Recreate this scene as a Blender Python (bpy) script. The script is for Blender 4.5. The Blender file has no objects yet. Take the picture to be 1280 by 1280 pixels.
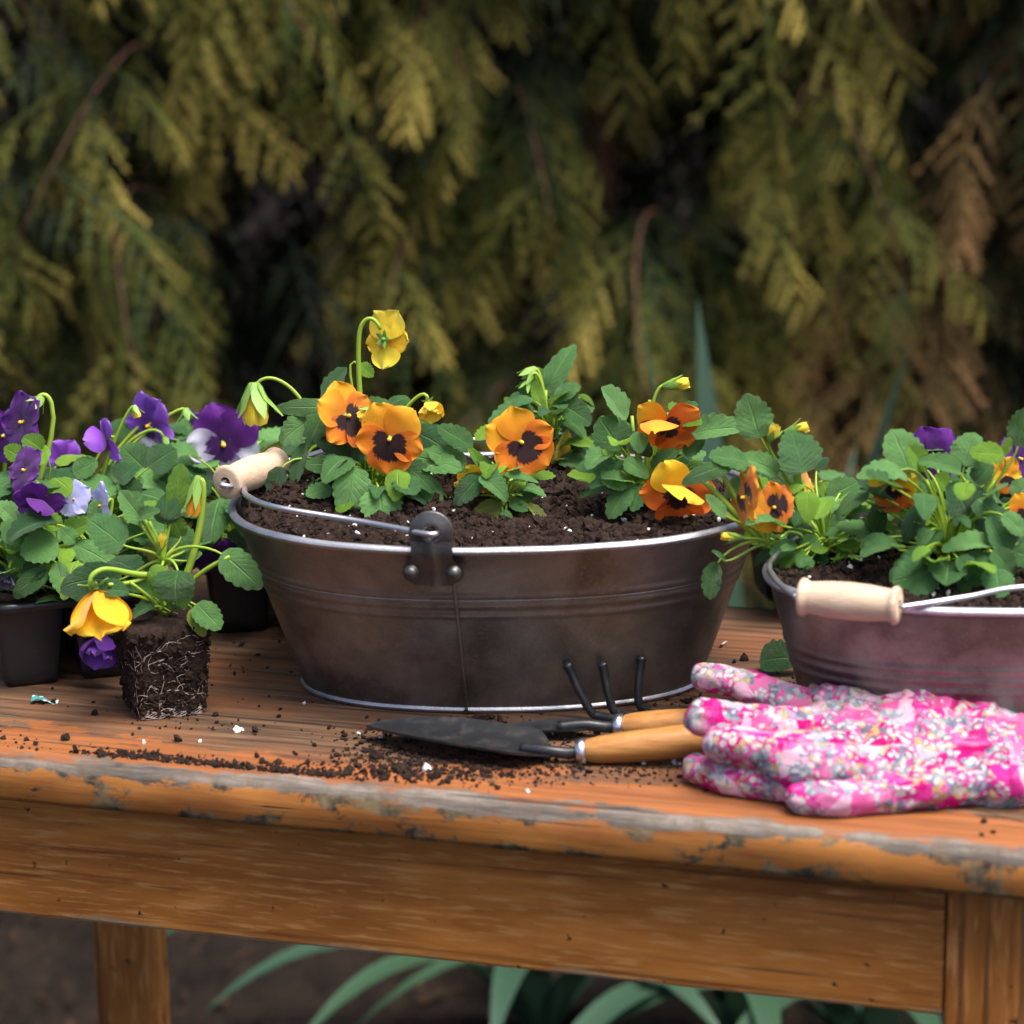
import bpy, math, random
import numpy as np
from mathutils import Vector, Matrix, noise

# ------------------------------------------------------------------ scene, camera, light
scn = bpy.context.scene
COL = scn.collection
random.seed(7); RNG = np.random.default_rng(11)
R = math.radians
T = 0.75                                   # table top height above the ground
F = 3600.0                                 # focal length in photograph pixels (1280 wide)
PITCH, ROLL, DIST = R(15), R(0.85), 2.16
CAM = Vector((0, -DIST*math.cos(PITCH), T + 0.10 + DIST*math.sin(PITCH)))
FWD = Vector((0, math.cos(PITCH), -math.sin(PITCH)))
U0 = Vector((0, math.sin(PITCH), math.cos(PITCH))); R0 = Vector((1, 0, 0))
RGT = R0*math.cos(ROLL) - U0*math.sin(ROLL)
UPV = U0*math.cos(ROLL) + R0*math.sin(ROLL)
cam = bpy.data.cameras.new('camera'); camo = bpy.data.objects.new('camera', cam); COL.objects.link(camo)
M = Matrix((RGT, UPV, -FWD)).transposed().to_4x4(); M.translation = CAM
camo.matrix_world = M
cam.sensor_width = 36; cam.sensor_fit = 'HORIZONTAL'; cam.lens = 36*F/1280
cam.clip_start = 0.05; cam.clip_end = 300
cam.dof.use_dof = True; cam.dof.focus_distance = 2.06; cam.dof.aperture_fstop = 4.9
scn.camera = camo

SUN_EL = R(70)
wd = bpy.data.worlds.new('World'); scn.world = wd; wd.use_nodes = True
wn = wd.node_tree.nodes; bg = wn['Background']
sky = wn.new('ShaderNodeTexSky'); sky.sky_type = 'NISHITA'; sky.sun_disc = False
sky.sun_elevation = SUN_EL; sky.sun_rotation = R(128); sky.dust_density = 4.0; sky.air_density = 0.6; sky.ozone_density = 0.6
wd.node_tree.links.new(sky.outputs[0], bg.inputs[0]); bg.inputs[1].default_value = 0.13
sl = bpy.data.lights.new('sun', 'SUN'); so = bpy.data.objects.new('sun', sl); COL.objects.link(so)
sl.energy = 2.9; sl.angle = R(38); sl.color = (1, 0.96, 0.9)
SD = Vector((math.cos(SUN_EL)*math.sin(R(128)), math.cos(SUN_EL)*math.cos(R(128)), math.sin(SUN_EL)))
so.rotation_euler = SD.to_track_quat('Z', 'Y').to_euler()
scn.view_settings.view_transform = 'Standard'; scn.view_settings.look = 'None'
scn.view_settings.exposure = 1.22; scn.view_settings.gamma = 1

# ------------------------------------------------------------------ picking points in the place
def ray(x, y): return FWD + RGT*((x-640)/F) - UPV*((y-640)/F)
def un(x, y, z=0.0):                        # point seen at a pixel, at height z above the table top
    d = ray(x, y); t = (T+z-CAM.z)/d.z; return CAM + d*t
def uy(x, y, Y):                            # point seen at a pixel, at depth Y
    d = ray(x, y); t = (Y-CAM.y)/d.y; return CAM + d*t
def mpp(P): return (P-CAM).dot(FWD)/F       # metres per photograph pixel at a point

# ------------------------------------------------------------------ object helpers
def tag(o, label=None, cat=None, group=None, kind=None):
    for k, v in (('label', label), ('category', cat), ('group', group), ('kind', kind)):
        if v: o[k] = v
    return o
def thing(name, label, cat, loc, group=None, rz=0):
    o = bpy.data.objects.new(name, None); o.empty_display_size = 0.02; COL.objects.link(o)
    o.location = loc; o.rotation_euler = (0, 0, rz); return tag(o, label, cat, group)
def mesh(V, Fs, mats, smooth=True, uv=None, mi=None, name='m'):
    me = bpy.data.meshes.new(name)
    V = np.asarray(V, dtype=np.float64)
    if isinstance(Fs, np.ndarray):
        n, k = Fs.shape
        me.vertices.add(len(V)); me.vertices.foreach_set('co', V.ravel())
        me.loops.add(n*k); me.loops.foreach_set('vertex_index', Fs.ravel().astype(np.int32))
        me.polygons.add(n); me.polygons.foreach_set('loop_start', np.arange(0, n*k, k, dtype=np.int32))
        me.update(calc_edges=True); me.validate()
    else:
        me.from_pydata([tuple(v) for v in V], [], [tuple(f) for f in Fs]); me.update()
    me.polygons.foreach_set('use_smooth', [smooth]*len(me.polygons))
    if not isinstance(mats, (list, tuple)): mats = [mats]
    for m in mats: me.materials.append(m)
    if mi is not None: me.polygons.foreach_set('material_index', np.asarray(mi, dtype=np.int32))
    if uv is not None:
        l = me.uv_layers.new(name='UVMap')
        idx = np.empty(len(me.loops), dtype=np.int32); me.loops.foreach_get('vertex_index', idx)
        l.data.foreach_set('uv', np.asarray(uv, dtype=np.float32)[idx].ravel())
    return me
def obj(name, me, parent=None, mat=None, loc=None):
    o = bpy.data.objects.new(name, me); COL.objects.link(o)
    if parent: o.parent = parent
    if mat is not None: o.matrix_basis = mat
    elif loc is not None: o.location = loc
    return o
class MB:                                   # collects shapes of one part
    def __init__(s): s.v = []; s.f = []; s.m = []; s.uv = []
    def add(s, V, Fs, mi=0, uv=None):
        b = len(s.v); s.v += [tuple(v) for v in V]
        for f in Fs: s.f.append(tuple(i+b for i in f)); s.m.append(mi)
        s.uv += [tuple(a) for a in uv] if uv is not None else [(0.5, 0.5)]*len(V)
    def tube(s, pts, rad, n=8, mi=0, cap=True):
        pts = [Vector(p) for p in pts]; k = len(pts)
        if not hasattr(rad, '__len__'): rad = [rad]*k
        V = []; prev = None; UVs = []
        for i, p in enumerate(pts):
            t = (pts[min(i+1, k-1)]-pts[max(i-1, 0)])
            t = t.normalized() if t.length > 1e-9 else Vector((0, 0, 1))
            if prev is None:
                a = Vector((0, 0, 1)) if abs(t.z) < .9 else Vector((1, 0, 0)); x = t.cross(a).normalized()
            else:
                x = prev - t*prev.dot(t); x.normalize()
            prev = x; y = t.cross(x)
            for j in range(n):
                an = 2*math.pi*j/n; V.append(p + x*(rad[i]*math.cos(an)) + y*(rad[i]*math.sin(an))); UVs.append((j/n, i/max(1, k-1)))
        Fs = [(i*n+j, i*n+(j+1) % n, (i+1)*n+(j+1) % n, (i+1)*n+j) for i in range(k-1) for j in range(n)]
        if cap: Fs += [tuple(range(n))[::-1], tuple((k-1)*n+j for j in range(n))]
        s.add(V, Fs, mi, UVs)
    def box(s, lo, hi, mi=0):
        x0, y0, z0 = lo; x1, y1, z1 = hi
        V = [(x0,y0,z0),(x1,y0,z0),(x1,y1,z0),(x0,y1,z0),(x0,y0,z1),(x1,y0,z1),(x1,y1,z1),(x0,y1,z1)]
        s.add(V, [(0,3,2,1),(4,5,6,7),(0,1,5,4),(1,2,6,5),(2,3,7,6),(3,0,4,7)], mi)
    def grid(s, P, mi=0, uv=None, closed=False):  # P[i][j] points
        a = len(P); b = len(P[0]); V = [p for r_ in P for p in r_]
        Fs = []
        for i in range(a-1):
            for j in range(b if closed else b-1):
                Fs.append((i*b+j, i*b+(j+1) % b, (i+1)*b+(j+1) % b, (i+1)*b+j))
        s.add(V, Fs, mi, uv)
    def mesh(s, mats, smooth=True): return mesh(s.v, s.f, mats, smooth, s.uv, s.m)
    def build(s, name, mats, parent=None, smooth=True, off=None):
        if off is not None: s.v = [(v[0]-off[0], v[1]-off[1], v[2]-off[2]) for v in s.v]
        return obj(name, s.mesh(mats, smooth), parent)
def bez(a, b, c, d, n=10):
    out = []
    for i in range(n+1):
        t = i/n; q = 1-t; out.append(a*(q*q*q) + b*(3*q*q*t) + c*(3*q*t*t) + d*(t*t*t))
    return out
def bevel(o, w, seg=2, ang=R(35)):
    m = o.modifiers.new('bevel', 'BEVEL'); m.width = w; m.segments = seg; m.limit_method = 'ANGLE'; m.angle_limit = ang
    return o
def scatter_mesh(tv, tf, pos, scale, mats, mi=None, smooth=False, squash=None):   # many small lumps joined to one mesh
    n = len(pos); tv = np.asarray(tv); tf = np.asarray(tf); k = len(tv)
    A = RNG.normal(size=(n, 4)); A /= np.linalg.norm(A, axis=1)[:, None]; w, x, y, z = A.T
    RM = np.stack([np.stack([1-2*(y*y+z*z), 2*(x*y-z*w), 2*(x*z+y*w)], 1), np.stack([2*(x*y+z*w), 1-2*(x*x+z*z), 2*(y*z-x*w)], 1), np.stack([2*(x*z-y*w), 2*(y*z+x*w), 1-2*(x*x+y*y)], 1)], 1)
    st = 1 + .3*RNG.normal(size=(n, 1, 3))
    jit = 1 + .22*RNG.normal(size=(n, k, 1))
    V = (tv[None]*st*jit) @ RM.transpose(0, 2, 1)
    V = V*np.asarray(scale)[:, None, None] + np.asarray(pos)[:, None, :]
    Fs = (tf[None] + (np.arange(n)*k)[:, None, None]).reshape(-1, tf.shape[1])
    return mesh(V.reshape(-1, 3), Fs, mats, smooth, mi=None if mi is None else np.repeat(mi, len(tf)))
def ico():
    p = (1+5**.5)/2
    V = np.array([(-1,p,0),(1,p,0),(-1,-p,0),(1,-p,0),(0,-1,p),(0,1,p),(0,-1,-p),(0,1,-p),(p,0,-1),(p,0,1),(-p,0,-1),(-p,0,1)])/math.sqrt(1+p*p)
    Fc = np.array([(0,11,5),(0,5,1),(0,1,7),(0,7,10),(0,10,11),(1,5,9),(5,11,4),(11,10,2),(10,7,6),(7,1,8),(3,9,4),(3,4,2),(3,2,6),(3,6,8),(3,8,9),(4,9,5),(2,4,11),(6,2,10),(8,6,7),(9,8,1)])
    return V, Fc
ICO = ico()

# ------------------------------------------------------------------ materials
class NT:
    def __init__(s, name):
        s.m = bpy.data.materials.new(name); s.m.use_nodes = True; s.t = s.m.node_tree; s.n = s.t.nodes
        s.b = s.n['Principled BSDF']; s.out = s.n['Material Output']
    def node(s, ty, **k):
        n = s.n.new('ShaderNode'+ty)
        for a, v in k.items(): setattr(n, a, v)
        return n
    def ln(s, a, b): s.t.links.new(a, b)
    def put(s, sock, v):
        if hasattr(v, 'is_linked'): s.ln(v, sock)
        else: sock.default_value = v if not (isinstance(v, tuple) and len(v) == 3 and sock.type == 'RGBA') else (*v, 1)
    def coord(s, which='Object'): return s.node('TexCoord').outputs[which]
    def map(s, v, scale=(1,1,1), loc=(0,0,0), rot=(0,0,0)):
        n = s.node('Mapping'); s.ln(v, n.inputs[0]); n.inputs[1].default_value = loc; n.inputs[2].default_value = rot; n.inputs[3].default_value = scale; return n.outputs[0]
    def noise(s, v, scale=5, det=4, rough=.55, dist=0, col=False):
        n = s.node('TexNoise'); s.ln(v, n.inputs['Vector']); n.inputs['Scale'].default_value = scale; n.inputs['Detail'].default_value = det
        n.inputs['Roughness'].default_value = rough; n.inputs['Distortion'].default_value = dist; return n.outputs['Color' if col else 'Fac']
    def vor(s, v, scale=5, feat='F1', out='Distance', rnd=1):
        n = s.node('TexVoronoi', feature=feat); s.ln(v, n.inputs['Vector']); n.inputs['Scale'].default_value = scale; n.inputs['Randomness'].default_value = rnd; return n.outputs[out]
    def ramp(s, f, stops, interp='LINEAR'):
        n = s.node('ValToRGB'); s.put(n.inputs[0], f); c = n.color_ramp; c.interpolation = interp
        while len(c.elements) < len(stops): c.elements.new(.5)
        for e, (p, v) in zip(c.elements, stops):
            e.position = p; e.color = (*v, 1) if hasattr(v, '__len__') else (v, v, v, 1)
        return n.outputs[0]
    def mix(s, f, a, b, blend='MIX'):
        n = s.node('Mix', data_type='RGBA', blend_type=blend); s.put(n.inputs[0], f); s.put(n.inputs[6], a); s.put(n.inputs[7], b); return n.outputs[2]
    def math(s, op, a, b=0.0, c=None, clamp=False):
        n = s.node('Math', operation=op, use_clamp=clamp); s.put(n.inputs[0], a); s.put(n.inputs[1], b)
        if c is not None: s.put(n.inputs[2], c)
        return n.outputs[0]
    def sep(s, v):
        n = s.node('SeparateXYZ'); s.ln(v, n.inputs[0]); return n.outputs
    def rand(s): return s.node('ObjectInfo').outputs['Random']
    def bump(s, h, st=.3, d=.01):
        n = s.node('Bump'); s.ln(h, n.inputs['Height']); n.inputs['Strength'].default_value = st; n.inputs['Distance'].default_value = d; s.ln(n.outputs[0], s.b.inputs['Normal']); return n
    def set(s, col=None, rough=None, metal=None, spec=None, sheen=None):
        for k, v in (('Base Color', col), ('Roughness', rough), ('Metallic', metal), ('Specular IOR Level', spec), ('Sheen Weight', sheen)):
            if v is not None: s.put(s.b.inputs[k], v)
        return s
    def translucent(s, col, fac):
        tr = s.node('BsdfTranslucent'); s.put(tr.inputs[0], col); mx = s.node('MixShader'); mx.inputs[0].default_value = fac
        s.ln(s.b.outputs[0], mx.inputs[1]); s.ln(tr.outputs[0], mx.inputs[2]); s.ln(mx.outputs[0], s.out.inputs[0])

def m_leaf(name, dark, light, vein, tl=.22, rough=.5):
    t = NT(name); uvx, uvy, _ = t.sep(t.coord('UV'))
    au = t.math('ABSOLUTE', t.math('SUBTRACT', uvx, .5))
    mid = t.math('SUBTRACT', 1.0, t.math('MULTIPLY', au, 26.0), clamp=True)
    ph = t.math('FRACT', t.math('MULTIPLY', t.math('SUBTRACT', uvy, t.math('MULTIPLY', au, .9)), 6.5))
    lat = t.math('SUBTRACT', 1.0, t.math('MULTIPLY', t.math('ABSOLUTE', t.math('SUBTRACT', ph, .5)), 7.0), clamp=True)
    vm = t.math('MAXIMUM', t.math('MULTIPLY', mid, .9), t.math('MULTIPLY', lat, .26))
    nz = t.noise(t.coord('Object'), 3.0, 4)
    base = t.mix(t.ramp(t.math('ADD', t.math('MULTIPLY', nz, .6), t.math('MULTIPLY', t.rand(), .55)), [(.30, 0.0), (.80, 1.0)]), dark, light)
    hue = t.node('HueSaturation'); t.ln(base, hue.inputs['Color']); t.ln(t.math('ADD', t.math('MULTIPLY', t.rand(), .3), .85), hue.inputs['Value'])
    spots = t.ramp(t.noise(t.coord('Object'), 26, 2), [(.68, 0.0), (.74, 1.0)])
    base = t.mix(t.math('MULTIPLY', spots, .35), hue.outputs[0], (.16, .15, .05))
    col = t.mix(t.math('MULTIPLY', vm, .55), base, vein)
    fine = t.noise(t.coord('Object'), 90, 3)
    t.set(col, t.math('ADD', t.math('MULTIPLY', nz, .25), rough-.1), spec=.45)
    t.bump(t.math('ADD', t.math('MULTIPLY', vm, -.6), t.math('MULTIPLY', fine, .35)), .6, .03)
    t.translucent(t.mix(.5, col, (.25, .42, .04)), tl); return t.m
LEAF = m_leaf('pansy_leaf', (.058, .160, .048), (.150, .330, .100), (.30, .47, .17), .30, rough=.33)
LEAFD = m_leaf('pansy_leaf_dark', (.026, .080, .030), (.070, .175, .055), (.17, .30, .10), .2, .35)
LEAFY = m_leaf('pansy_leaf_young', (.13, .29, .025), (.24, .44, .045), (.38, .55, .10), .38)
LEAFO = m_leaf('pansy_leaf_yellowing', (.14, .18, .03), (.22, .26, .05), (.34, .40, .12), .25)

def m_stem(name, a, b):
    t = NT(name); n = t.noise(t.coord('Object'), 60, 3); col = t.mix(t.math('MULTIPLY', t.math('ADD', n, t.rand()), .5), a, b)
    t.set(col, .45, spec=.45); t.translucent(col, .15); return t.m
STEM = m_stem('stem_green', (.19, .34, .022), (.36, .48, .06))
SEPAL = m_stem('sepal_green', (.13, .29, .045), (.26, .42, .08))

def m_petal(name, inner, outer, edge, blotch=None, bl=.5, rays=.2, veins=(.3, .05, .0), tl=.34, vf=.5):
    t = NT(name); uvx, uvy, _ = t.sep(t.coord('UV'))
    cu = t.math('SUBTRACT', uvx, .5)
    col = t.ramp(uvy, [(.15, inner), (.62, outer), (.98, edge)])
    nz = t.noise(t.coord('Object'), 4, 3)
    col = t.mix(t.ramp(nz, [(.4, 0.0), (.75, .35)]), col, outer)
    w = t.node('TexWave', wave_type='BANDS', bands_direction='X'); t.ln(t.map(t.coord('UV'), (1, .06, 1)), w.inputs[0])
    w.inputs['Scale'].default_value = 8; w.inputs['Distortion'].default_value = 2.5; w.inputs['Detail'].default_value = 2
    ve = t.ramp(w.outputs['Fac'], [(.0, 1.0), (.28, 0.0)])
    col = t.mix(t.math('MULTIPLY', ve, t.math('MULTIPLY', t.math('SUBTRACT', 1.0, uvy), vf), clamp=True), col, veins)
    if blotch is not None:
        nr = t.noise(t.map(t.coord('UV'), (26, 1.2, 1)), 1.0, 2)
        e = t.math('ADD', uvy, t.math('MULTIPLY', t.math('SUBTRACT', nr, .5), rays))
        e = t.math('ADD', e, t.math('MULTIPLY', t.math('MULTIPLY', cu, cu), 1.5))
        col = t.mix(t.ramp(e, [(bl-.03, 1.0), (bl+.03, 0.0)]), col, blotch)
    t.set(col, .6, spec=.25, sheen=.25); t.bump(t.math('ADD', t.math('MULTIPLY', ve, .4), t.noise(t.coord('Object'), 30, 3)), .25, .02)
    t.translucent(col, tl); return t.m
DK = (.022, .003, .004)
P_LIP = m_petal('petal_orange_blotched', (.56, .10, .005), (.66, .145, .004), (.78, .26, .008), DK, .60, .30)
P_LAT = m_petal('petal_orange_side', (.56, .12, .005), (.69, .18, .004), (.78, .28, .008), DK, .46, .32)
P_UP = m_petal('petal_golden', (.68, .20, .004), (.79, .32, .007), (.82, .41, .014))
P_YEL = m_petal('petal_yellow', (.80, .40, .008), (.86, .50, .012), (.88, .58, .03), veins=(.5, .2, .0))
P_LEM = m_petal('petal_lemon', (.72, .55, .02), (.84, .62, .03), (.85, .70, .08), veins=(.5, .35, .0))
P_RED = m_petal('petal_rust_orange', (.42, .06, .004), (.60, .11, .004), (.74, .20, .008), DK, .38, .25)
P_PUR = m_petal('petal_violet', (.05, .004, .09), (.10, .008, .19), (.12, .010, .24), veins=(.02, .0, .04))
P_PUR2 = m_petal('petal_bright_violet', (.14, .02, .30), (.24, .05, .52), (.36, .15, .66), veins=(.05, .0, .12))
P_WHT = m_petal('petal_white_violet', (.06, .01, .12), (.62, .60, .72), (.72, .72, .78), (.045, .004, .09), .42, .3, (.25, .12, .5))
P_LAV = m_petal('petal_lavender', (.48, .48, .72), (.44, .45, .80), (.58, .60, .86), veins=(.2, .15, .6))
P_WILT = m_petal('petal_wilted', (.10, .07, .16), (.08, .08, .18), (.20, .15, .22), veins=(.05, .03, .08))
t = NT('throat_yellow'); t.set((.85, .42, .03), .6); THROAT = t.m

def m_soil(name, a, b, c):
    t = NT(name); co = t.coord('Object'); n = t.noise(co, 220, 5, .65); n2 = t.noise(co, 40, 4)
    t.set(t.mix(t.ramp(n, [(.35, 0.0), (.7, 1.0)]), t.mix(n2, a, b), c), .95, spec=.15); t.bump(n, .8, .003); return t.m
SOIL = m_soil('potting_soil', (.009, .006, .005), (.017, .010, .008), (.038, .022, .016))
t = NT('perlite'); t.set((.62, .61, .60), .8); PERL = t.m
t = NT('root'); t.set(t.mix(t.noise(t.coord('Object'), 60, 2), (.34, .25, .19), (.62, .52, .44)), .7); ROOT = t.m

def m_zinc(name, a, b, c):
    t = NT(name); co = t.coord('Object')
    n1 = t.noise(co, 14, 5, .6, .6); n2 = t.noise(co, 45, 4); n3 = t.noise(co, 500, 2)
    col = t.mix(t.ramp(n1, [(.35, 0.0), (.68, 1.0)]), a, b); col = t.mix(t.ramp(n2, [(.45, 0.0), (.8, .6)]), col, c)
    col = t.mix(t.ramp(n3, [(.55, 0.0), (.8, .35)]), col, c)
    scr = t.ramp(t.noise(t.map(co, (9, 9, 30), rot=(.2, .3, 0)), 8, 3), [(.66, 0.0), (.76, .35)])
    col = t.mix(scr, col, c)
    dirt = t.ramp(t.noise(co, 130, 4), [(.66, 0.0), (.75, .5)])
    t.set(t.mix(dirt, col, (.04, .03, .025)), t.math('ADD', t.math('MULTIPLY', n1, .22), .34), t.math('SUBTRACT', .88, dirt), spec=.4)
    t.bump(t.math('ADD', n3, t.math('MULTIPLY', n1, 3.0)), .12, .002); return t.m
ZINC = m_zinc('aged_zinc', (.118, .102, .090), (.245, .228, .212), (.36, .332, .305))
ZRIM = m_zinc('zinc_rim', (.30, .30, .33), (.44, .44, .47), (.54, .54, .56))
ZDRK = m_zinc('dark_zinc', (.10, .095, .09), (.13, .125, .12), (.2, .19, .18))
t = NT('wire'); t.set((.50, .50, .53), t.math('ADD', t.math('MULTIPLY', t.noise(t.coord('Object'), 90, 3), .2), .28), 1.0); WIRE = t.m

def m_lathed(name, a, b, c, sc=(16, 300, 300), rough=.45):
    t = NT(name); co = t.coord('Object'); g = t.noise(t.map(co, sc), 1.0, 4, .6, .4)
    col = t.mix(t.ramp(g, [(.3, 0.0), (.7, 1.0)]), a, b)
    col = t.mix(t.ramp(t.noise(co, 70, 3), [(.68, 0.0), (.74, .7)]), col, c)
    col = t.mix(t.ramp(t.noise(t.map(co, (9, 60, 60)), 1.0, 3), [(.4, 0.0), (.7, .45)]), col, c)
    t.set(col, t.math('ADD', t.math('MULTIPLY', g, .2), rough-.1), spec=.4); t.bump(g, .25, .002); return t.m
BEECH = m_lathed('pale_beech', (.47, .335, .23), (.56, .42, .30), (.34, .22, .14), rough=.6)
ASH = m_lathed('honey_wood', (.30, .125, .030), (.43, .205, .058), (.18, .075, .02), rough=.38)
t = NT('black_paint'); co = t.coord('Object'); n = t.noise(co, 90, 4)
t.set(t.mix(t.ramp(n, [(.54, 0.0), (.70, .9)]), (.012, .013, .015), (.035, .029, .025)), t.math('ADD', t.math('MULTIPLY', n, .3), .20), spec=.6); t.bump(n, .1, .002); BLACK = t.m
t = NT('black_plastic'); co = t.coord('Object'); n = t.noise(co, 120, 4)
t.set(t.mix(t.ramp(n, [(.66, 0.0), (.76, .8)]), (.009, .009, .011), (.05, .037, .028)), t.math('ADD', t.math('MULTIPLY', n, .25), .25), spec=.5); PLAST = t.m
t = NT('steel_ferrule'); t.set((.55, .56, .60), .3, 1.0); FERR = t.m
# ------------------------------------------------------------------ ground
def m_ground():
    t = NT('garden_soil'); co = t.coord('Object'); n = t.noise(co, 9, 6, .65); n2 = t.noise(co, 60, 4); v = t.vor(t.map(co, (1, .5, 1)), 28)
    col = t.mix(t.ramp(n, [(.35, 0.0), (.7, 1.0)]), (.008, .006, .005), (.022, .015, .011)); col = t.mix(t.ramp(v, [(.1, .4), (.4, 0.0)]), col, (.035, .022, .015))
    t.set(col, .95, spec=.1); t.bump(t.math('ADD', n2, v), .8, .03); return t.m
n = 90; gx = np.sign(np.linspace(-1, 1, n))*np.abs(np.linspace(-1, 1, n))**3*60
GX, GY = np.meshgrid(gx, gx+1.0)
GZ = np.array([[noise.noise(Vector((x*1.3, y*1.3, 0)))*.03 if abs(x)+abs(y) < 8 else 0 for x, y in zip(a, b)] for a, b in zip(GX, GY)])
idx = np.arange(n*n).reshape(n, n)
gf = np.stack([idx[:-1, :-1].ravel(), idx[:-1, 1:].ravel(), idx[1:, 1:].ravel(), idx[1:, :-1].ravel()], 1)
g = obj('ground', mesh(np.stack([GX.ravel(), GY.ravel(), GZ.ravel()], 1), gf, m_ground()))
tag(g, kind='structure')
# fallen needles, bark and leaf litter
def m_litter():
    t = NT('leaf_litter'); t.set(t.ramp(t.noise(t.coord('Object'), 30, 2), [(.35, (.022, .014, .009)), (.5, (.052, .028, .016)), (.7, (.018, .012, .009))]), .9, spec=.1); return t.m
k = 2600; pos = np.stack([RNG.uniform(-1.3, 1.3, k), RNG.uniform(.2, 1.9, k), RNG.uniform(.0, .02, k)], 1)
lit = obj('leaf_litter', scatter_mesh(ICO[0]*np.array([1.0, .35, .18]), ICO[1], pos, RNG.uniform(.005, .014, k), m_litter()))
tag(lit, 'brown bark chips and leaf litter on the ground under the table', 'leaf litter', kind='stuff')

# ------------------------------------------------------------------ table
pa, pb = un(0, 943), un(1280, 1062)
YAW = math.atan2(pb.y-pa.y, pb.x-pa.x)
TL0, TL1, TDEP, TTH = -0.19, 0.765, 0.468, 0.0355
table = thing('wooden_table', 'small weathered wooden table with worn orange varnish, standing on bare soil', 'table', (pa.x, pa.y, 0), rz=YAW)
def tloc(P):                                # world point -> table coordinates (x along the front edge, y into the depth)
    d = Vector((P.x-pa.x, P.y-pa.y)); c, s_ = math.cos(YAW), math.sin(YAW); return Vector((d.x*c+d.y*s_, -d.x*s_+d.y*c, P.z-T))
def m_top():
    t = NT('worn_table_top'); co = t.coord('Object'); x, y, z = t.sep(co)
    grain = t.noise(t.map(co, (5, 110, 110)), 1.0, 6, .62, .25); fine = t.noise(t.map(co, (18, 420, 420)), 1.0, 4, .6)
    pat = t.noise(t.map(co, (7, 20, 20)), 1.0, 5, .6, .5); pat2 = t.noise(co, 55, 5, .65)
    weath = t.mix(t.ramp(grain, [(.36, 0.0), (.64, 1.0)]), (.024, .016, .012), (.16, .086, .045))
    weath = t.mix(t.ramp(fine, [(.55, 0.0), (.75, .6)]), weath, (.26, .17, .10))
    oran = t.mix(t.ramp(grain, [(.3, 0.0), (.7, 1.0)]), (.155, .046, .013), (.31, .105, .028)); oran = t.mix(t.ramp(t.noise(t.map(co, (10, 190, 190), (2, 5, 0)), 1.0, 5, .7), [(.5, 0.0), (.68, .7)]), oran, (.14, .075, .04)); oran = t.mix(t.ramp(fine, [(.52, 0.0), (.66, .75)]), oran, (.11, .05, .025))
    redd = t.mix(t.ramp(grain, [(.3, 0.0), (.7, 1.0)]), (.070, .025, .012), (.20, .072, .028))
    # varnish left along the front strip, patchy further in
    front = t.math('MULTIPLY', t.math('SUBTRACT', .080, y), 15.0)
    mv = t.math('ADD', front, t.math('MULTIPLY', t.math('SUBTRACT', pat, .5), 3.0))
    mv = t.math('ADD', mv, t.math('MULTIPLY', t.math('SUBTRACT', pat2, .5), .9))
    top = t.mix(t.ramp(mv, [(.30, 0.0), (.42, 1.0)]), t.mix(t.ramp(t.noise(t.map(co, (6, 16, 1), (3, 1, 0)), 1.0, 4), [(.45, 0.0), (.65, .75)]), weath, redd), oran)
    # bare grey wood on the rounded nose
    nose = t.math('MULTIPLY', t.math('SUBTRACT', .0122, y), 160.0)
    nose = t.math('MINIMUM', nose, t.math('MULTIPLY', t.math('ADD', z, .0108), 260.0))
    nose = t.math('ADD', nose, t.math('MULTIPLY', t.math('SUBTRACT', t.noise(t.map(co, (16, 60, 60)), 1.0, 6, .7), .5), 8.5))
    grey = t.mix(t.ramp(t.noise(t.map(co, (11, 130, 130)), 1.0, 6, .7), [(.36, 0.0), (.62, 1.0)]), (.032, .027, .024), (.20, .165, .135)); grey = t.mix(t.ramp(t.noise(co, 90, 5, .7), [(.45, 0.0), (.62, .7)]), grey, (.10, .075, .05))
    face = t.mix(t.ramp(t.noise(t.map(co, (9, 50, 50)), 1.0, 5), [(.3, 0.0), (.72, 1.0)]), (.19, .062, .016), (.44, .175, .036))
    flk = t.math('ADD', t.noise(t.map(co, (22, 40, 40)), 1.0, 6, .7, .4), t.math('MULTIPLY', t.math('ABSOLUTE', t.math('ADD', z, .019)), 6.5))
    face = t.mix(t.ramp(flk, [(.575, 0.0), (.625, 1.0)]), face, t.mix(t.ramp(pat2, [(.4, 0.0), (.6, 1.0)]), (.038, .032, .024), (.20, .145, .075)))
    isface = t.ramp(t.math('ADD', t.math('MULTIPLY', t.math('SUBTRACT', .0035, y), 300.0), .5), [(.3, 0.0), (.7, 1.0)])
    col = t.mix(isface, top, face); col = t.mix(t.ramp(nose, [(.35, 0.0), (.75, 1.0)]), col, grey)
    crack = t.ramp(t.noise(t.map(co, (3.5, 150, 150), (7, 2, 0)), 1.0, 4, .5, .3), [(.67, 0.0), (.70, 1.0)])
    col = t.mix(t.math('MULTIPLY', crack, .8), col, (.018, .013, .010))
    t.set(col, t.ramp(pat, [(.3, .42), (.7, .68)]), spec=.3)
    t.bump(t.math('SUBTRACT', t.math('ADD', t.math('MULTIPLY', grain, .5), t.math('MULTIPLY', t.ramp(mv, [(.30, 0.0), (.42, 1.0)]), .35)), crack), .45, .003); return t.m
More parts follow.
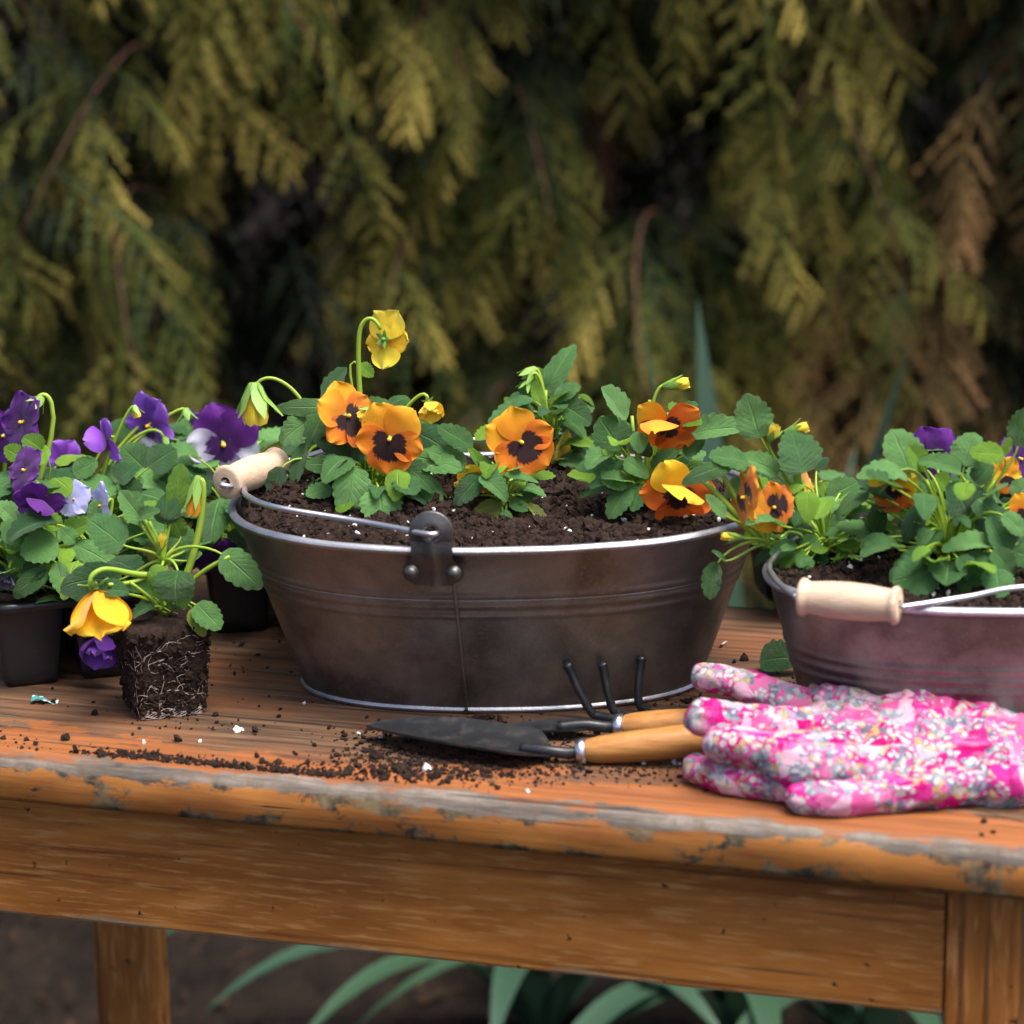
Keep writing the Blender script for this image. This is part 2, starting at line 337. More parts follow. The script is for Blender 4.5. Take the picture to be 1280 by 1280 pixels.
def m_apron(name, vert=False):
    t = NT(name); co = t.coord('Object')
    mp = (26, 26, 3) if vert else (3, 30, 30)
    g = t.noise(t.map(co, mp), 1.0, 6, .65, 1.6); f = t.noise(t.map(co, tuple(a*9 for a in mp)), 1.0, 4)
    big = t.noise(t.map(co, (3, 3, 6)), 1.3, 3, .5, .8)
    col = t.mix(t.ramp(g, [(.32, 0.0), (.68, 1.0)]), (.25, .080, .014), (.50, .190, .036)); col = t.mix(t.ramp(big, [(.38, .6), (.62, 0.0)]), col, (.17, .060, .015))
    col = t.mix(t.ramp(f, [(.52, 0.0), (.64, .75)]), col, (.48, .23, .07)); col = t.mix(t.ramp(t.noise(t.map(co, (mp[0]*.8, mp[1]*5, mp[2]*5) if not vert else (130, 130, 3), (4, 1, 2)), 1.0, 4, .6, .5), [(.57, 0.0), (.66, .75)]), col, (.095, .032, .010))
    scr = t.ramp(t.noise(t.map(co, (9, 90, 120), rot=(0, .12, 0)), 1.0, 3), [(.67, 0.0), (.77, .35)]); col = t.mix(scr, col, (.48, .27, .11))
    ding = t.ramp(t.noise(co, 75, 3), [(.67, 0.0), (.71, 1.0)]); col = t.mix(ding, col, (.06, .03, .014))
    z = t.sep(co)[2]
    if not vert:
        lo = t.math('ADD', t.math('MULTIPLY', t.math('ADD', z, .1225), -130.0), t.math('MULTIPLY', t.math('SUBTRACT', t.noise(t.map(co, (12, 60, 60)), 1.0, 5, .7), .5), 4.0))
        col = t.mix(t.ramp(lo, [(.2, 0.0), (.8, .9)]), col, t.mix(f, (.10, .085, .07), (.42, .30, .17)))
    t.set(col, t.ramp(g, [(.3, .38), (.7, .52)]), spec=.35); t.bump(t.math('SUBTRACT', g, ding), .2, .002); return t.m
MTOP, MAPR, MLEG = m_top(), m_apron('apron_varnish'), m_apron('leg_varnish', True)
# top: rounded nose profile swept round a rectangle with softly uneven edges
def top_mesh():
    prof = [(.010, -TTH), (.002, -TTH+.002), (0, -TTH+.006), (0, -.017), (.0008, -.010), (.0035, -.0045), (.0075, -.0013), (.013, 0)]
    nx, nyy = 120, 40; ring = []
    L = TL1-TL0
    def corner(cx, cy, a0): return [(cx+.012*math.cos(a0+R(i*22.5)), cy+.012*math.sin(a0+R(i*22.5)), a0+R(i*22.5)) for i in range(5)]
    r_ = .012
    pts = [(TL0+r_+(L-2*r_)*i/nx, 0, R(270)) for i in range(nx)] + corner(TL1-r_, r_, R(270))
    pts += [(TL1, r_+(TDEP-2*r_)*i/nyy, 0) for i in range(1, nyy)] + corner(TL1-r_, TDEP-r_, 0)
    pts += [(TL1-r_-(L-2*r_)*i/nx, TDEP, R(90)) for i in range(1, nx)] + corner(TL0+r_, TDEP-r_, R(90))
    pts += [(TL0, TDEP-r_-(TDEP-2*r_)*i/nyy, R(180)) for i in range(1, nyy)] + corner(TL0+r_, r_, R(180))[:-1]
    m_ = MB(); P = []
    for (ins, z) in prof:
        row = []
        for (x, y, a) in pts:
            w = noise.noise(Vector((x*9, y*9, z*40)))*.0016 + noise.noise(Vector((x*45, y*45, z*150)))*.0007
            i2 = ins + w; row.append((x-math.cos(a)*i2, y-math.sin(a)*i2, z + (noise.noise(Vector((x*25, y*25, 3)))*.0006 if -.012 < z < 0 else 0)))
        P.append(row)
    m_.grid(P, closed=True)
    n_ = len(pts); b = len(m_.v)
    m_.f.append(tuple(range((len(prof)-1)*n_, len(prof)*n_))); m_.m.append(0)
    m_.f.append(tuple(range(n_))[::-1]); m_.m.append(0)
    return m_
o = obj('tabletop', top_mesh().mesh(MTOP), table, loc=(0, 0, T))
REC, ABOT = .026, -.1285
def tpart(name, lo, hi, mat, bv=.0025):
    m_ = MB(); m_.box(lo, hi); o = obj(name, m_.mesh(mat, False), table, loc=(0, 0, T)); bevel(o, bv); return o
lx1 = .6860; lx0 = TL0+.058; lw = .0475
pr_ = tloc(un(1173, 1140, -.04)); LFX0 = .6395
tpart('apron', (lx0+lw+.001, REC, ABOT), (LFX0-.001, REC+.02, -TTH-.0005), MAPR)
tpart('apron', (lx0+lw+.001, TDEP-REC-.02, ABOT), (LFX0-.001, TDEP-REC, -TTH-.0005), MAPR)
tpart('apron', (lx0+.003, REC+lw+.001, ABOT), (lx0+.023, TDEP-REC-lw-.001, -TTH-.0005), MAPR)
tpart('apron', (lx1-.023, REC+lw+.001, ABOT), (lx1-.003, TDEP-REC-lw-.001, -TTH-.0005), MAPR)
for xx0, xx1 in ((lx0, lx0+lw), (LFX0, lx1)):
    for yy in (REC-.003, TDEP-REC-lw+.003):
        tpart('leg', (xx0, yy, -T-.004), (xx1, yy+lw, -TTH-.0007), MLEG)

# ------------------------------------------------------------------ zinc tubs
def sup(a, b, th, e=2.25):
    c, s_ = math.cos(th), math.sin(th)
    return (a*math.copysign(abs(c)**(2/e), c), b*math.copysign(abs(s_)**(2/e), s_))
def ring(a, b, z, n=96, e=2.25): return [(*sup(a, b, 2*math.pi*i/n, e), z) for i in range(n)]
def tub(label, loc, at_, bt, ab, bb, h, rz, bead0, seam_th, group, e=2.25):
    o = thing('zinc_tub', label, 'tub', loc, group, rz)
    def wid(z): k = z/h; return ab+(at_-ab)*k, bb+(bt-bb)*k
    P = []; zs = sorted(set([0.0, .002] + [h*i/40 for i in range(1, 41)] + [bead0+.0008*i for i in range(31)]))
    for z in [q for q in zs if q <= h]:
        a, b = wid(z); q = (z-bead0)/.024
        bul = .0009*math.sin(q*3*math.pi)**2 if 0 < q < 1 else 0
        P.append([(x*(1+bul/a) + noise.noise(Vector((x*14, y*14, z*16)))*.0007, y*(1+bul/b) + noise.noise(Vector((x*14, y*14, z*16+5)))*.0007, z) for x, y, _ in ring(a, b, z, e=e)])
    P2 = [[(x, y, z) for x, y, _ in ring(wid(z)[0]-.0016, wid(z)[1]-.0016, z, e=e)] for z in (h, h*.6, h*.3, .004)]
    m_ = MB(); m_.grid(P+P2, closed=True)
    nb = len(m_.v); m_.f.append(tuple(range(nb-96, nb))); m_.m.append(0); m_.f.append(tuple(range(96))[::-1]); m_.m.append(0)
    m_.build('body', ZINC, o)
    def loop_tube(a, b, z, r_, nm, mat, wob=.0004):
        m_ = MB(); pts = ring(a, b, z, 128, e); P = []
        for k in range(9):
            an = 2*math.pi*k/8
            P.append([(x*(1+(r_*math.cos(an)+noise.noise(Vector((x*30, y*30, z)))*wob)/max(a, b)), y*(1+(r_*math.cos(an))/b), z+r_*math.sin(an) + noise.noise(Vector((x*22, y*22, 9)))*wob) for x, y, z in pts])
        m_.grid(P, closed=True); m_.build(nm, mat, o)
    loop_tube(at_+.001, bt+.001, h, .0030, 'rim', ZRIM); loop_tube(ab+.0006, bb+.0006, .0026, .0026, 'base_ring', ZRIM)
    # folded seam down the side
    m_ = MB(); pts = []
    for i in range(15):
        z = .006+(h-.012)*i/14; a, b = wid(z); x, y = sup(a+.0006, b+.0006, seam_th, e); pts.append((x, y, z))
    m_.tube(pts, .0015, 6); m_.build('seam', ZINC, o)
    return o, wid
def lug(o, wid, h, th, e=2.25):
    a, b = wid(h); x, y = sup(a, b, th, e); x2, y2 = sup(a, b, th+.02, e); tx = Vector((x2-x, y2-y, 0)).normalized(); nrm = Vector((tx.y, -tx.x, 0))
    B = Vector((x, y, h)) + nrm*.0042
    m_ = MB()
    # upright ear: thick disc with a hole, dished
    C0 = B + Vector((0, 0, .0135)) - nrm*.001
    def P(r_, an, off): return C0 + tx*(r_*math.cos(an)) + Vector((0, 0, 1))*(r_*math.sin(an)) + nrm*off
    rows = []
    for r_, off in ((.0042, -.0008), (.0045, .0022), (.0072, .0030), (.0092, .0012), (.0142, .0010), (.0152, .0002), (.0142, -.0012), (.0080, -.0010), (.0042, -.0008)):
        rows.append([P(r_, 2*math.pi*j/28, off) for j in range(28)])
    m_.grid(rows, closed=True)
    # neck over the rim and lobed plate below
    pl = []
    for i, (zz, hw, off) in enumerate(((.0075, .0140, .0008), (.002, .0140, .0012), (-.003, .0140, .0012), (-.006, .0145, .0), (-.010, .0195, -.0022), (-.016, .0215, -.0034), (-.021, .0190, -.0046), (-.025, .0120, -.0056))):
        row = []
        for j in range(13):
            u = j/6-1; prow = max(0, 1-abs(u)*3.2)*.0030
            xx = u*hw; dip = -.35*(xx*xx)/max(a, b)
            row.append(B + tx*xx + Vector((0, 0, zz)) + nrm*(off+prow+dip))
        pl.append(row)
    m_.grid(pl); back = [[p - nrm*.0012 for p in r_] for r_ in pl]; m_.grid([r_[::-1] for r_ in back])
    l = m_.build('handle_lug', ZDRK, o)
    for s_ in (-1, 1):
        k = MB(); c = B + tx*(.0145*s_) + Vector((0, 0, -.0150)) - nrm*.0018
        prof = [(.0001, .0040), (.0022, .0038), (.0040, .0026), (.0046, .0004), (.0052, .0)]
        k.grid([[c + tx*(r_*math.cos(2*math.pi*j/14)) + Vector((0, 0, r_*math.sin(2*math.pi*j/14))) + nrm*(hh-.0006) for j in range(14)] for r_, hh in prof[::-1]], closed=True)
        k.build('rivet', ZDRK, l)
    return C0 + nrm*.004, nrm, tx
def grip(parent, c, ax, L=.082, r0=.0118):
    ax = ax.normalized(); m_ = MB(); s_ = Vector((0, 0, 1)).cross(ax).normalized(); u_ = ax.cross(s_)
    prof = [(-.5, .35), (-.5, .80), (-.492, .96), (-.47, 1.04), (-.44, 1.02), (-.415, .88), (-.38, .87), (-.2, .98), (0, 1.02), (.2, .98), (.38, .87), (.415, .88), (.44, 1.02), (.47, 1.04), (.492, .96), (.5, .80), (.5, .35)]
    rows = [[c + ax*(q*L) + (s_*math.cos(2*math.pi*j/24) + u_*math.sin(2*math.pi*j/24))*(r0*k) for j in range(24)] for q, k in prof]
    hole = [[c + ax*(q*L) + (s_*math.cos(2*math.pi*j/24) + u_*math.sin(2*math.pi*j/24))*(r0*.35) for j in range(24)] for q in (.5, -.5)]
    m_.grid(rows+hole, closed=True)
    V = Vector(c); o = m_.build('wooden_grip', BEECH, parent); return o
def spline(pts, n=8):
    pts = [Vector(p) for p in pts]; out = []
    for i in range(len(pts)-1):
        p0 = pts[max(i-1, 0)]; p1 = pts[i]; p2 = pts[i+1]; p3 = pts[min(i+2, len(pts)-1)]
        for k in range(n):
            t_ = k/n; out.append(.5*((2*p1)+(p2-p0)*t_+(2*p0-5*p1+4*p2-p3)*t_*t_+(3*p1-p0-3*p2+p3)*t_**3))
    return out+[pts[-1]]
def soil_fill(label, loc, a, b, z0, rz, bumps, seedn, ncr, nper, holes=(), e=2.25):
    n_, kk = 72, 30; m_ = MB(); P = []
    def hgt(x, y):
        z = z0 + noise.noise(Vector((x*18, y*18, seedn)))*.007 + noise.noise(Vector((x*55, y*55, seedn+3)))*.004 + noise.noise(Vector((x*150, y*150, seedn)))*.0022
        for bx, by, br, bh in bumps: z += bh*math.exp(-((x-bx)**2+(y-by)**2)/(br*br))
        return z
    for i in range(kk+1):
        q = (i/kk)**.8; P.append([(x, y, hgt(x, y)) for x, y, _ in ring(a*q+1e-4, b*q+1e-4, 0, n_, e)])
    P.append([(p[0]*.90, p[1]*.90, p[2]-.03) for p in P[-1]])
    m_.grid(P, closed=True)
    o = m_.build('potting_soil', SOIL); o.location = loc; o.rotation_euler = (0, 0, rz); tag(o, label, 'soil', kind='stuff')
    th = RNG.uniform(0, 2*math.pi, ncr); q = np.sqrt(RNG.uniform(0, 1, ncr))*.985
    pos = []
    for t_, r_ in zip(th, q):
        x, y = sup(a*r_, b*r_, t_, e); pos.append((x, y, hgt(x, y)+.001))
    sc = np.minimum(.0013*np.exp(RNG.normal(0, .55, ncr)), .0052)
    obj('soil_crumbs', scatter_mesh(*ICO, pos, sc, SOIL), o)['kind'] = 'stuff'
    th = RNG.uniform(0, 2*math.pi, nper); q = np.sqrt(RNG.uniform(0, 1, nper))*.97; pos = []
    for t_, r_ in zip(th, q):
        x, y = sup(a*r_, b*r_, t_, e); pos.append((x, y, hgt(x, y)+.0022))
    obj('perlite_grains', scatter_mesh(*ICO, pos, np.minimum(.0010*np.exp(RNG.normal(0, .45, nper)), .0026), PERL), o)['kind'] = 'stuff'
    return o
# large tub
H1 = .134; C1 = Vector((-.0085, -.093, T))
tub1, w1 = tub('large oval zinc tub of orange pansies, behind the trowel and claw', C1, .190, .1335, .1435, .077, H1, 0, .077, R(262), 'oval zinc tubs')
lc, ln_, lt = lug(tub1, w1, H1, R(258.5)); lc2, ln2, lt2 = lug(tub1, w1, H1, R(78.5))
gc = un(315, 591, .158) - C1; gax = Vector((.036, .060, .0)).normalized()
ga, gb = gc - gax*.034, gc + gax*.034
w_ = MB()
pA = un(561, 669, .1465) - C1; pB = uy(440, 650, -.200) - C1; pC = uy(345, 634, -.185)-C1; pD = uy(309, 620, -.150) - C1; pE = uy(304, 609, -.125)-C1
w_.tube(spline([lc + Vector((.006, .012, 0)), lc + Vector((.001, -.001, 0)), lc*.6 + pB*.4, pB, pC, pD, pE, ga - gax*.004 + Vector((.004, 0, -.001)), ga, gc, gb, gb + gax*.012 + Vector((.01, .004, 0)), Vector((-.10, .118, .150)), lc2*.6+Vector((-.04, .05, .058)), lc2 + Vector((0, .002, 0)), lc2 + Vector((0, -.012, 0))], 8), .0021, 8)
hw = w_.build('wire_handle', WIRE, tub1); grip(hw, gc, gax, L=.064)
soil_fill('dark potting soil filling the large oval tub', C1, .1845, .128, H1-.007, 0, [(-.15, .0, .045, .022), (-.06, .03, .08, .008), (.06, .02, .035, -.022), (.0, .09, .05, .006)], 1.0, 16000, 190)
# smaller tub
H2 = .114; TZ2 = R(-4)
c2 = un(1240, 716, H2); C2 = Vector((c2.x, c2.y, T))
tub2, w2 = tub('smaller oval zinc tub behind the floral gloves, its pale grip at the front', C2, .150, .090, .121, .064, H2, TZ2, .050, R(300), 'oval zinc tubs')
la, n_a, t_a = lug(tub2, w2, H2, R(322)); lb, n_b, t_b = lug(tub2, w2, H2, R(120))
r2 = Matrix.Rotation(-TZ2, 3, 'Z')
def L2(P): return r2 @ (P-C2)
ga, gb = L2(un(1003, 746, H2+.004)), L2(un(1121, 757, H2+.004)); gc = (ga+gb)/2; gax = (gb-ga).normalized()
w_ = MB(); w_.tube(spline([la + Vector((-.004, .012, 0)), la, L2(un(1290, 733, H2+.014)), L2(un(1210, 746, H2+.008)), gb+gax*.006, gb, ga, ga-gax*.006+Vector((0, .003, 0)), L2(un(968, 722, H2+.006)), L2(un(965, 700, H2+.008)), Vector((-.12, .06, H2+.012)), lb, lb+Vector((.003, -.012, 0))], 8), .0020, 8)
hw = w_.build('wire_handle', WIRE, tub2); grip(hw, gc, gax, L=(gb-ga).length*1.06, r0=.0122)
soil_fill('dark potting soil filling the smaller oval tub', C2, .146, .086, H2-.007, TZ2, [(-.07, .02, .06, .006), (.04, -.03, .05, .006)], 5.0, 8000, 90)
# ------------------------------------------------------------------ leaf, petal, bud shapes (shared by all pansies)
def leaf_mesh(seed, mat, fold=.18, droop=.25, cren=.095, base=.14, narrow=0.0, twist=0.0):
    r_ = random.Random(seed); nv, nu = 36, 8; V = []; UV = []
    ph = r_.uniform(0, 6); teeth = r_.uniform(4.6, 6.2); asym = r_.uniform(-.06, .06)
    for i in range(nv+1):
        v = i/nv
        h = .5*(max(0, math.sin(math.pi*v**(.74+narrow)))**.52)
        h *= 1-.10*v
        tooth = abs(math.sin(teeth*math.pi*v+ph))
        for j in range(nu+1):
            u = j/nu*2-1; sgn = 1+asym*u
            ex = cren*(tooth-.55)*abs(u)**3.5
            x = u*h*sgn*(1+ex*1.4)
            y = v - base*abs(u)**1.6*(1-v)**3 + ex*.5*v
            z = fold*abs(x)**1.3*1.1 - droop*(v-.15)**2 - .10*abs(u)**3*h + .03*math.sin((v-abs(u)*.45*h*2)*6.5*2*math.pi)*abs(u)*(1-abs(u)*.4)*h*2
            z += twist*x*v + noise.noise(Vector((x*3+seed, y*3, 0)))*.05
            V.append((x, y, z)); UV.append((j/nu, v))
    Fs = [(i*(nu+1)+j, i*(nu+1)+j+1, (i+1)*(nu+1)+j+1, (i+1)*(nu+1)+j) for i in range(nv) for j in range(nu)]
    return mesh(V, Fs, mat, True, UV)
LV = {}
for nm, mt in (('n', LEAF), ('d', LEAFD), ('y', LEAFY), ('o', LEAFO)):
    LV[nm] = [leaf_mesh(1, mt), leaf_mesh(2, mt, .55, .6), leaf_mesh(3, mt, .05, .9, .05, twist=.5), leaf_mesh(4, mt, .5, .1, narrow=.1), leaf_mesh(5, mt, -.3, .9, .05, twist=-.5), leaf_mesh(6, mt, .25, -.15, .11), leaf_mesh(7, mt, .12, .8, .095, .2)]
def petal_mesh(seed, mat, W=.5, cup=.1, back=.25, ruff=.05, notch=0.0, pw=1.25, fold=0.0):
    nv, nu = 14, 12; V = []; UV = []
    for i in range(nv+1):
        v = i/nv; h = W*(max(0, math.sin(math.pi*min(1, (v*.985)**pw)))**.52 if v > 0 else 0) + .05*(1-v)
        for j in range(nu+1):
            u = j/nu*2-1
            x = u*h
            y = v*(1-.06*abs(u)**2) - notch*math.exp(-(u/.22)**2)*v**5
            z = cup*abs(x)**1.4 - back*v*v + ruff*math.sin(u*4.2+seed*1.7)*v**2.5 + .5*ruff*math.sin(u*9+seed)*v**4 + noise.noise(Vector((x*2.5+seed*3.1, y*2.5, seed)))*.09*v
            if fold and v > .45: a = (v-.45)*fold; z += a*a*1.2; y -= a*.25
            V.append((x, y, z)); UV.append((j/nu, v))
    Fs = [(i*(nu+1)+j, i*(nu+1)+j+1, (i+1)*(nu+1)+j+1, (i+1)*(nu+1)+j) for i in range(nv) for j in range(nu)]
    return mesh(V, Fs, mat, True, UV)
PCACHE = {}
def petal(mat, kind, k):
    key = (mat.name, kind, k % 3)
    if key not in PCACHE:
        s_ = k % 3 + len(PCACHE)
        if kind == 'up': PCACHE[key] = petal_mesh(s_, mat, .52, .05, .12, .05)
        elif kind == 'lat': PCACHE[key] = petal_mesh(s_, mat, .44, .08, .05, .06, pw=1.3)
        elif kind == 'lip': PCACHE[key] = petal_mesh(s_, mat, .60, .10, .16, .06, .07, pw=1.2)
        elif kind == 'hood': PCACHE[key] = petal_mesh(s_, mat, .55, .3, -.35, .05, fold=.9)
        elif kind == 'bell': PCACHE[key] = petal_mesh(s_, mat, .55, .25, -.12, .09)
    return PCACHE[key]
def sepal_part(m_, c, n_, r_, k=5, spread=.9, ln=1.0, rot=0.0):
    n_ = n_.normalized(); a = Vector((0, 0, 1)) if abs(n_.z) < .9 else Vector((1, 0, 0)); x = n_.cross(a).normalized(); y = n_.cross(x)
    for i in range(k):
        an = 2*math.pi*i/k + rot; d = x*math.cos(an)+y*math.sin(an); t_ = n_.cross(d); P = []
        for q, w in ((0, .12), (.25, .22), (.55, .20), (.8, .12), (1, .01)):
            c0 = c + d*(r_*ln*q*spread) + n_*(r_*ln*(q*(1-spread*.6) - .15*q*q*4*(spread-.5)))
            P.append([c0 + t_*(r_*w*s_) + n_*(-abs(s_)*.06*r_) for s_ in (-1, 0, 1)])
        m_.grid(P)
def frame(y, pref):
    y = y.normalized(); z = pref - y*pref.dot(y)
    if z.length < 1e-3: z = Vector((.3, .2, 1)) - y*y.dot(Vector((.3, .2, 1)))
    z.normalize(); x = y.cross(z); return x, y, z
class Plant:
    def __init__(s, name, label, cat, crown, group=None, seed=0):
        s.o = thing(name, label, cat, crown, group); s.c = Vector(crown); s.r = random.Random(seed)
    def put(s, name, me, M_, parent=None):
        M2 = M_.copy(); M2.translation = M_.translation - s.c
        if parent is not None: M2 = parent.matrix_basis.inverted() @ M2
        return obj(name, me, parent or s.o, M2)
    def stem(s, pts, r0=.0016, r1=.0012, mat=None, n=7):
        m_ = MB(); k = len(pts); m_.tube([p-s.c for p in pts], [r0+(r1-r0)*i/(k-1) for i in range(k)], n); return m_.build('stem', mat or STEM, s.o)
    def leaf3(s, B, Tp, w, kind='n', var=None, pref=None, stem=True, frm=None):
        pref = pref or Vector((s.r.uniform(-.35, .35), -.75+s.r.uniform(-.25, .3), .65))
        x, y, z = frame(Tp-B, pref); L = (Tp-B).length
        var = s.r.randrange(7) if var is None else var
        M_ = Matrix((x*w, y*L, z*((w+L)/2))).transposed().to_4x4(); M_.translation = B
        s.put('leaf', LV[kind][var], M_)
        if stem:
            c = frm or s.c; d = (B-c).length
            if d > .006: s.stem(bez(c, c+Vector((0, 0, d*.35))+(B-c)*.12, B-y*(d*.3)-z*(d*.04), B+y*(L*.10)-z*.0012, 9), .0015, .0006)
    def leaf(s, b, t_, w, dy=0.0, dt=None, kind='n', var=None, pref=None, stem=True, frm=None):
        B = uy(b[0], b[1], s.c.y-dy); Tp = uy(t_[0], t_[1], s.c.y-(dy+.008 if dt is None else dt))
        s.leaf3(B, Tp, w*mpp(B)*1.14, kind, var, pref, stem, frm)
    def fill(s, n, rad, hmin, hmax, size=(.018, .032), kinds='nnnd', az=(0, 360), stemless=.0):
        for i in range(n):
            a = R(s.r.uniform(*az)); q = s.r.uniform(.25, 1)*rad; h = s.r.uniform(hmin, hmax)
            B = s.c + Vector((math.cos(a)*q, math.sin(a)*q, h)); L = s.r.uniform(*size)
            d = Vector((math.cos(a)+s.r.uniform(-.5, .5), math.sin(a)+s.r.uniform(-.5, .5), s.r.uniform(-.5, .7))).normalized()
            s.leaf3(B, B+d*L, L*s.r.uniform(.75, 1.05), s.r.choice(kinds), None, Vector((d.x*-.2, -.3+d.y*-.2, 1)))
    def stipules(s, n, rad, h):
        m_ = MB()
        for i in range(n):
            a = s.r.uniform(0, 6.28); q = s.r.uniform(.1, 1)*rad; B = Vector((math.cos(a)*q, math.sin(a)*q, s.r.uniform(.002, h))); D = Vector((math.cos(a), math.sin(a), s.r.uniform(-.1, .9))).normalized()
            sd = D.cross(Vector((0, 0, 1))).normalized()
            for k in (-1.0, -.5, 0, .5, 1.0):
                L = s.r.uniform(.007, .014)*(1.3-abs(k)*.5); d = (D+sd*k*.8).normalized(); wv = sd*.0011
                m_.add([B-wv, B+wv, B+d*(L*.6)+wv*1.2, B+d*(L*.6)-wv*1.2, B+d*L], [(0, 1, 2, 3), (3, 2, 4)])
        o = m_.build('stipules', SEPAL, s.o); o['kind'] = 'stuff'
    def flower3(s, C, r_, yaw, pit, roll, mats, style='face', frm=None, hook=.03, seed=None, mask=(1, 1, 1, 1, 1), stem=True, sr=.0014):
        # mats: (upper, lateral, lip); face direction from yaw (to the right) and pitch (up)
        yw, pt = R(yaw), R(pit); n_ = Vector((math.sin(yw)*math.cos(pt), -math.cos(yw)*math.cos(pt), math.sin(pt)))
        u_ = Vector((0, 0, 1)) - n_*n_.z; u_.normalize(); rr = n_.cross(u_)*-1
        u2 = u_*math.cos(R(roll)) + rr*math.sin(R(roll)) ; x = u2.cross(n_)
        k0 = s.r.randrange(9)
        m_ = MB(); Cl = C-s.c
        sepal_part(m_, Cl - n_*(r_*.10), n_*-1+n_*.0, r_*.42, 5, .8, 1.0, s.r.uniform(0, 1)); m_.tube([Cl-n_*(r_*.22), Cl-n_*(r_*.06)], [r_*.06, r_*.10], 8, 0)
        m_.tube([Cl-n_*(r_*.02), Cl+n_*(r_*.08), Cl+n_*(r_*.13)], [r_*.055, r_*.06, r_*.02], 8, 1)
        fl = m_.build('flower', [SEPAL, THROAT], s.o)
        if style == 'face': spec = [('up', 28, 1.02, -.10, mats[0], 12), ('up', -28, 1.0, -.07, mats[0], 8), ('lat', 100, .92, -.02, mats[1], 4), ('lat', -100, .92, -.03, mats[1], 4), ('lip', 180, .98, .02, mats[2], 0)]
        elif style == 'hood': spec = [('up', 30, .95, -.08, mats[0], 10), ('hood', -15, 1.0, -.04, mats[0], 40), ('lat', 95, .95, -.02, mats[1], 0), ('lat', -95, 1.05, -.03, mats[1], -10), ('lip', 180, 1.0, .02, mats[2], -15)]
        elif style == 'bell': spec = [('bell', 30, 1.0, -.05, mats[0], 56), ('bell', -35, 1.0, -.06, mats[0], 58), ('bell', 105, 1.0, -.02, mats[1], 52), ('bell', -105, 1.0, -.03, mats[1], 42), ('bell', 180, 1.05, .0, mats[2], 56)]
        elif style == 'bud': spec = [('bell', 30, .85, -.05, mats[0], 76), ('bell', 150, .85, -.06, mats[1], 78), ('bell', -90, .85, -.02, mats[2], 74)]
        for i, (kd, an, sc, off, mt, tilt) in enumerate(spec):
            if not mask[i]: continue
            an += s.r.uniform(-7, 7); a = R(an); d = u2*math.cos(a) - x*math.sin(a)      # petal direction in the face plane
            tl = R(tilt + s.r.uniform(-6, 6)); yy = d*math.cos(tl) + n_*math.sin(tl); zz = n_*math.cos(tl) - d*math.sin(tl); xx = yy.cross(zz)
            L = r_*sc; M_ = Matrix((xx*L, yy*L, zz*L)).transposed().to_4x4(); M_.translation = C + n_*(off*r_) + d*(r_*.03)
            s.put('petal', petal(mt, kd, k0+i), M_, fl)
        if stem:
            c = frm or s.c; E = C - n_*(r_*.2); d = (E-c).length
            s.stem(bez(c, c+Vector((0, 0, d*.5)), E - n_*(hook*.8) + Vector((0, 0, hook)), E, 14), sr*1.15, sr*.85)
        return fl
    def flower(s, p, rpx, yaw, pit, roll, mats, dy=0.0, **k):
        C = uy(p[0], p[1], s.c.y-dy); return s.flower3(C, rpx*mpp(C), yaw, pit, roll, mats, **k)
    def bud(s, p, q, wpx, mat, dy=0.0, frm=None, stem=True, ctrl=None, opening=.35, side=False):
        # hanging or upright bud from calyx pixel p to tip pixel q
        A = uy(p[0], p[1], s.c.y-dy); Bq = uy(q[0], q[1], s.c.y-dy-.002); d = Bq-A; L = d.length; d.normalize(); w = wpx*mpp(A)*.5
        m_ = MB(); a = Vector((0, 1, 0)) if abs(d.y) < .9 else Vector((1, 0, 0)); x = d.cross(a).normalized(); y = d.cross(x)
        for i in range(5):
            an = 2*math.pi*i/5+s.r.uniform(-.2, .2); e = x*math.cos(an)+y*math.sin(an); t_ = d.cross(e); P = []
            sp = s.r.uniform(.8, 1.5)
            for k, wd_, rr in ((-.12, .25, .35), (0, .42, .45), (.3, .50, .80), (.55, .34, .95*sp), (.78, .03, 1.25*sp)):
                P.append([A-s.c + d*(L*k) + e*(w*rr) + t_*(w*wd_*j) + e*(-abs(j)*w*.1) for j in (-1, 0, 1)])
            m_.grid(P)
        m_.tube([A-s.c - d*(L*.12), A-s.c + d*(L*.2)], [w*.35, w*.6], 8)
        b = m_.build('bud', SEPAL, s.o)
        if mat is not None:
            m2 = MB(); P = []
            for k, rr in ((.05, .3), (.3, .62), (.55, .72), (.8, .66+opening*.5), (1.0, .35+opening)):
                P.append([A-s.c + d*(L*k*(1+.05*math.sin(5*j*.7))) + (x*math.cos(2*math.pi*j/12)+y*math.sin(2*math.pi*j/12))*(w*rr*(1+.2*math.sin(j*2.6))) for j in range(12)])
            m2.grid(P, closed=True, uv=[(j/12, .3+.15*i) for i in range(5) for j in range(12)]); m2.build('petal', mat, b)
        if stem:
            c = frm or s.c; dd = (A-c).length
            c2 = uy(ctrl[0], ctrl[1], s.c.y-dy) if ctrl else A - d*.02 + Vector((0, 0, .012))
            s.stem(bez(c, c+Vector((0, 0, dd*.4)), c2, A, 14), .0015, .0011)
ORG = (P_UP, P_LAT, P_LIP); YEL = (P_YEL, P_YEL, P_YEL); LEM = (P_LEM, P_YEL, P_LEM); PUR = (P_PUR, P_PUR, P_PUR); PW = (P_PUR, P_WHT, P_WHT)
PB = (P_PUR2, P_PUR2, P_WHT); LAV = (P_LAV, P_LAV, P_LAV); RED = (P_YEL, P_RED, P_RED)
GT = 'pansies planted in the zinc tubs'
Z1 = H1-.004
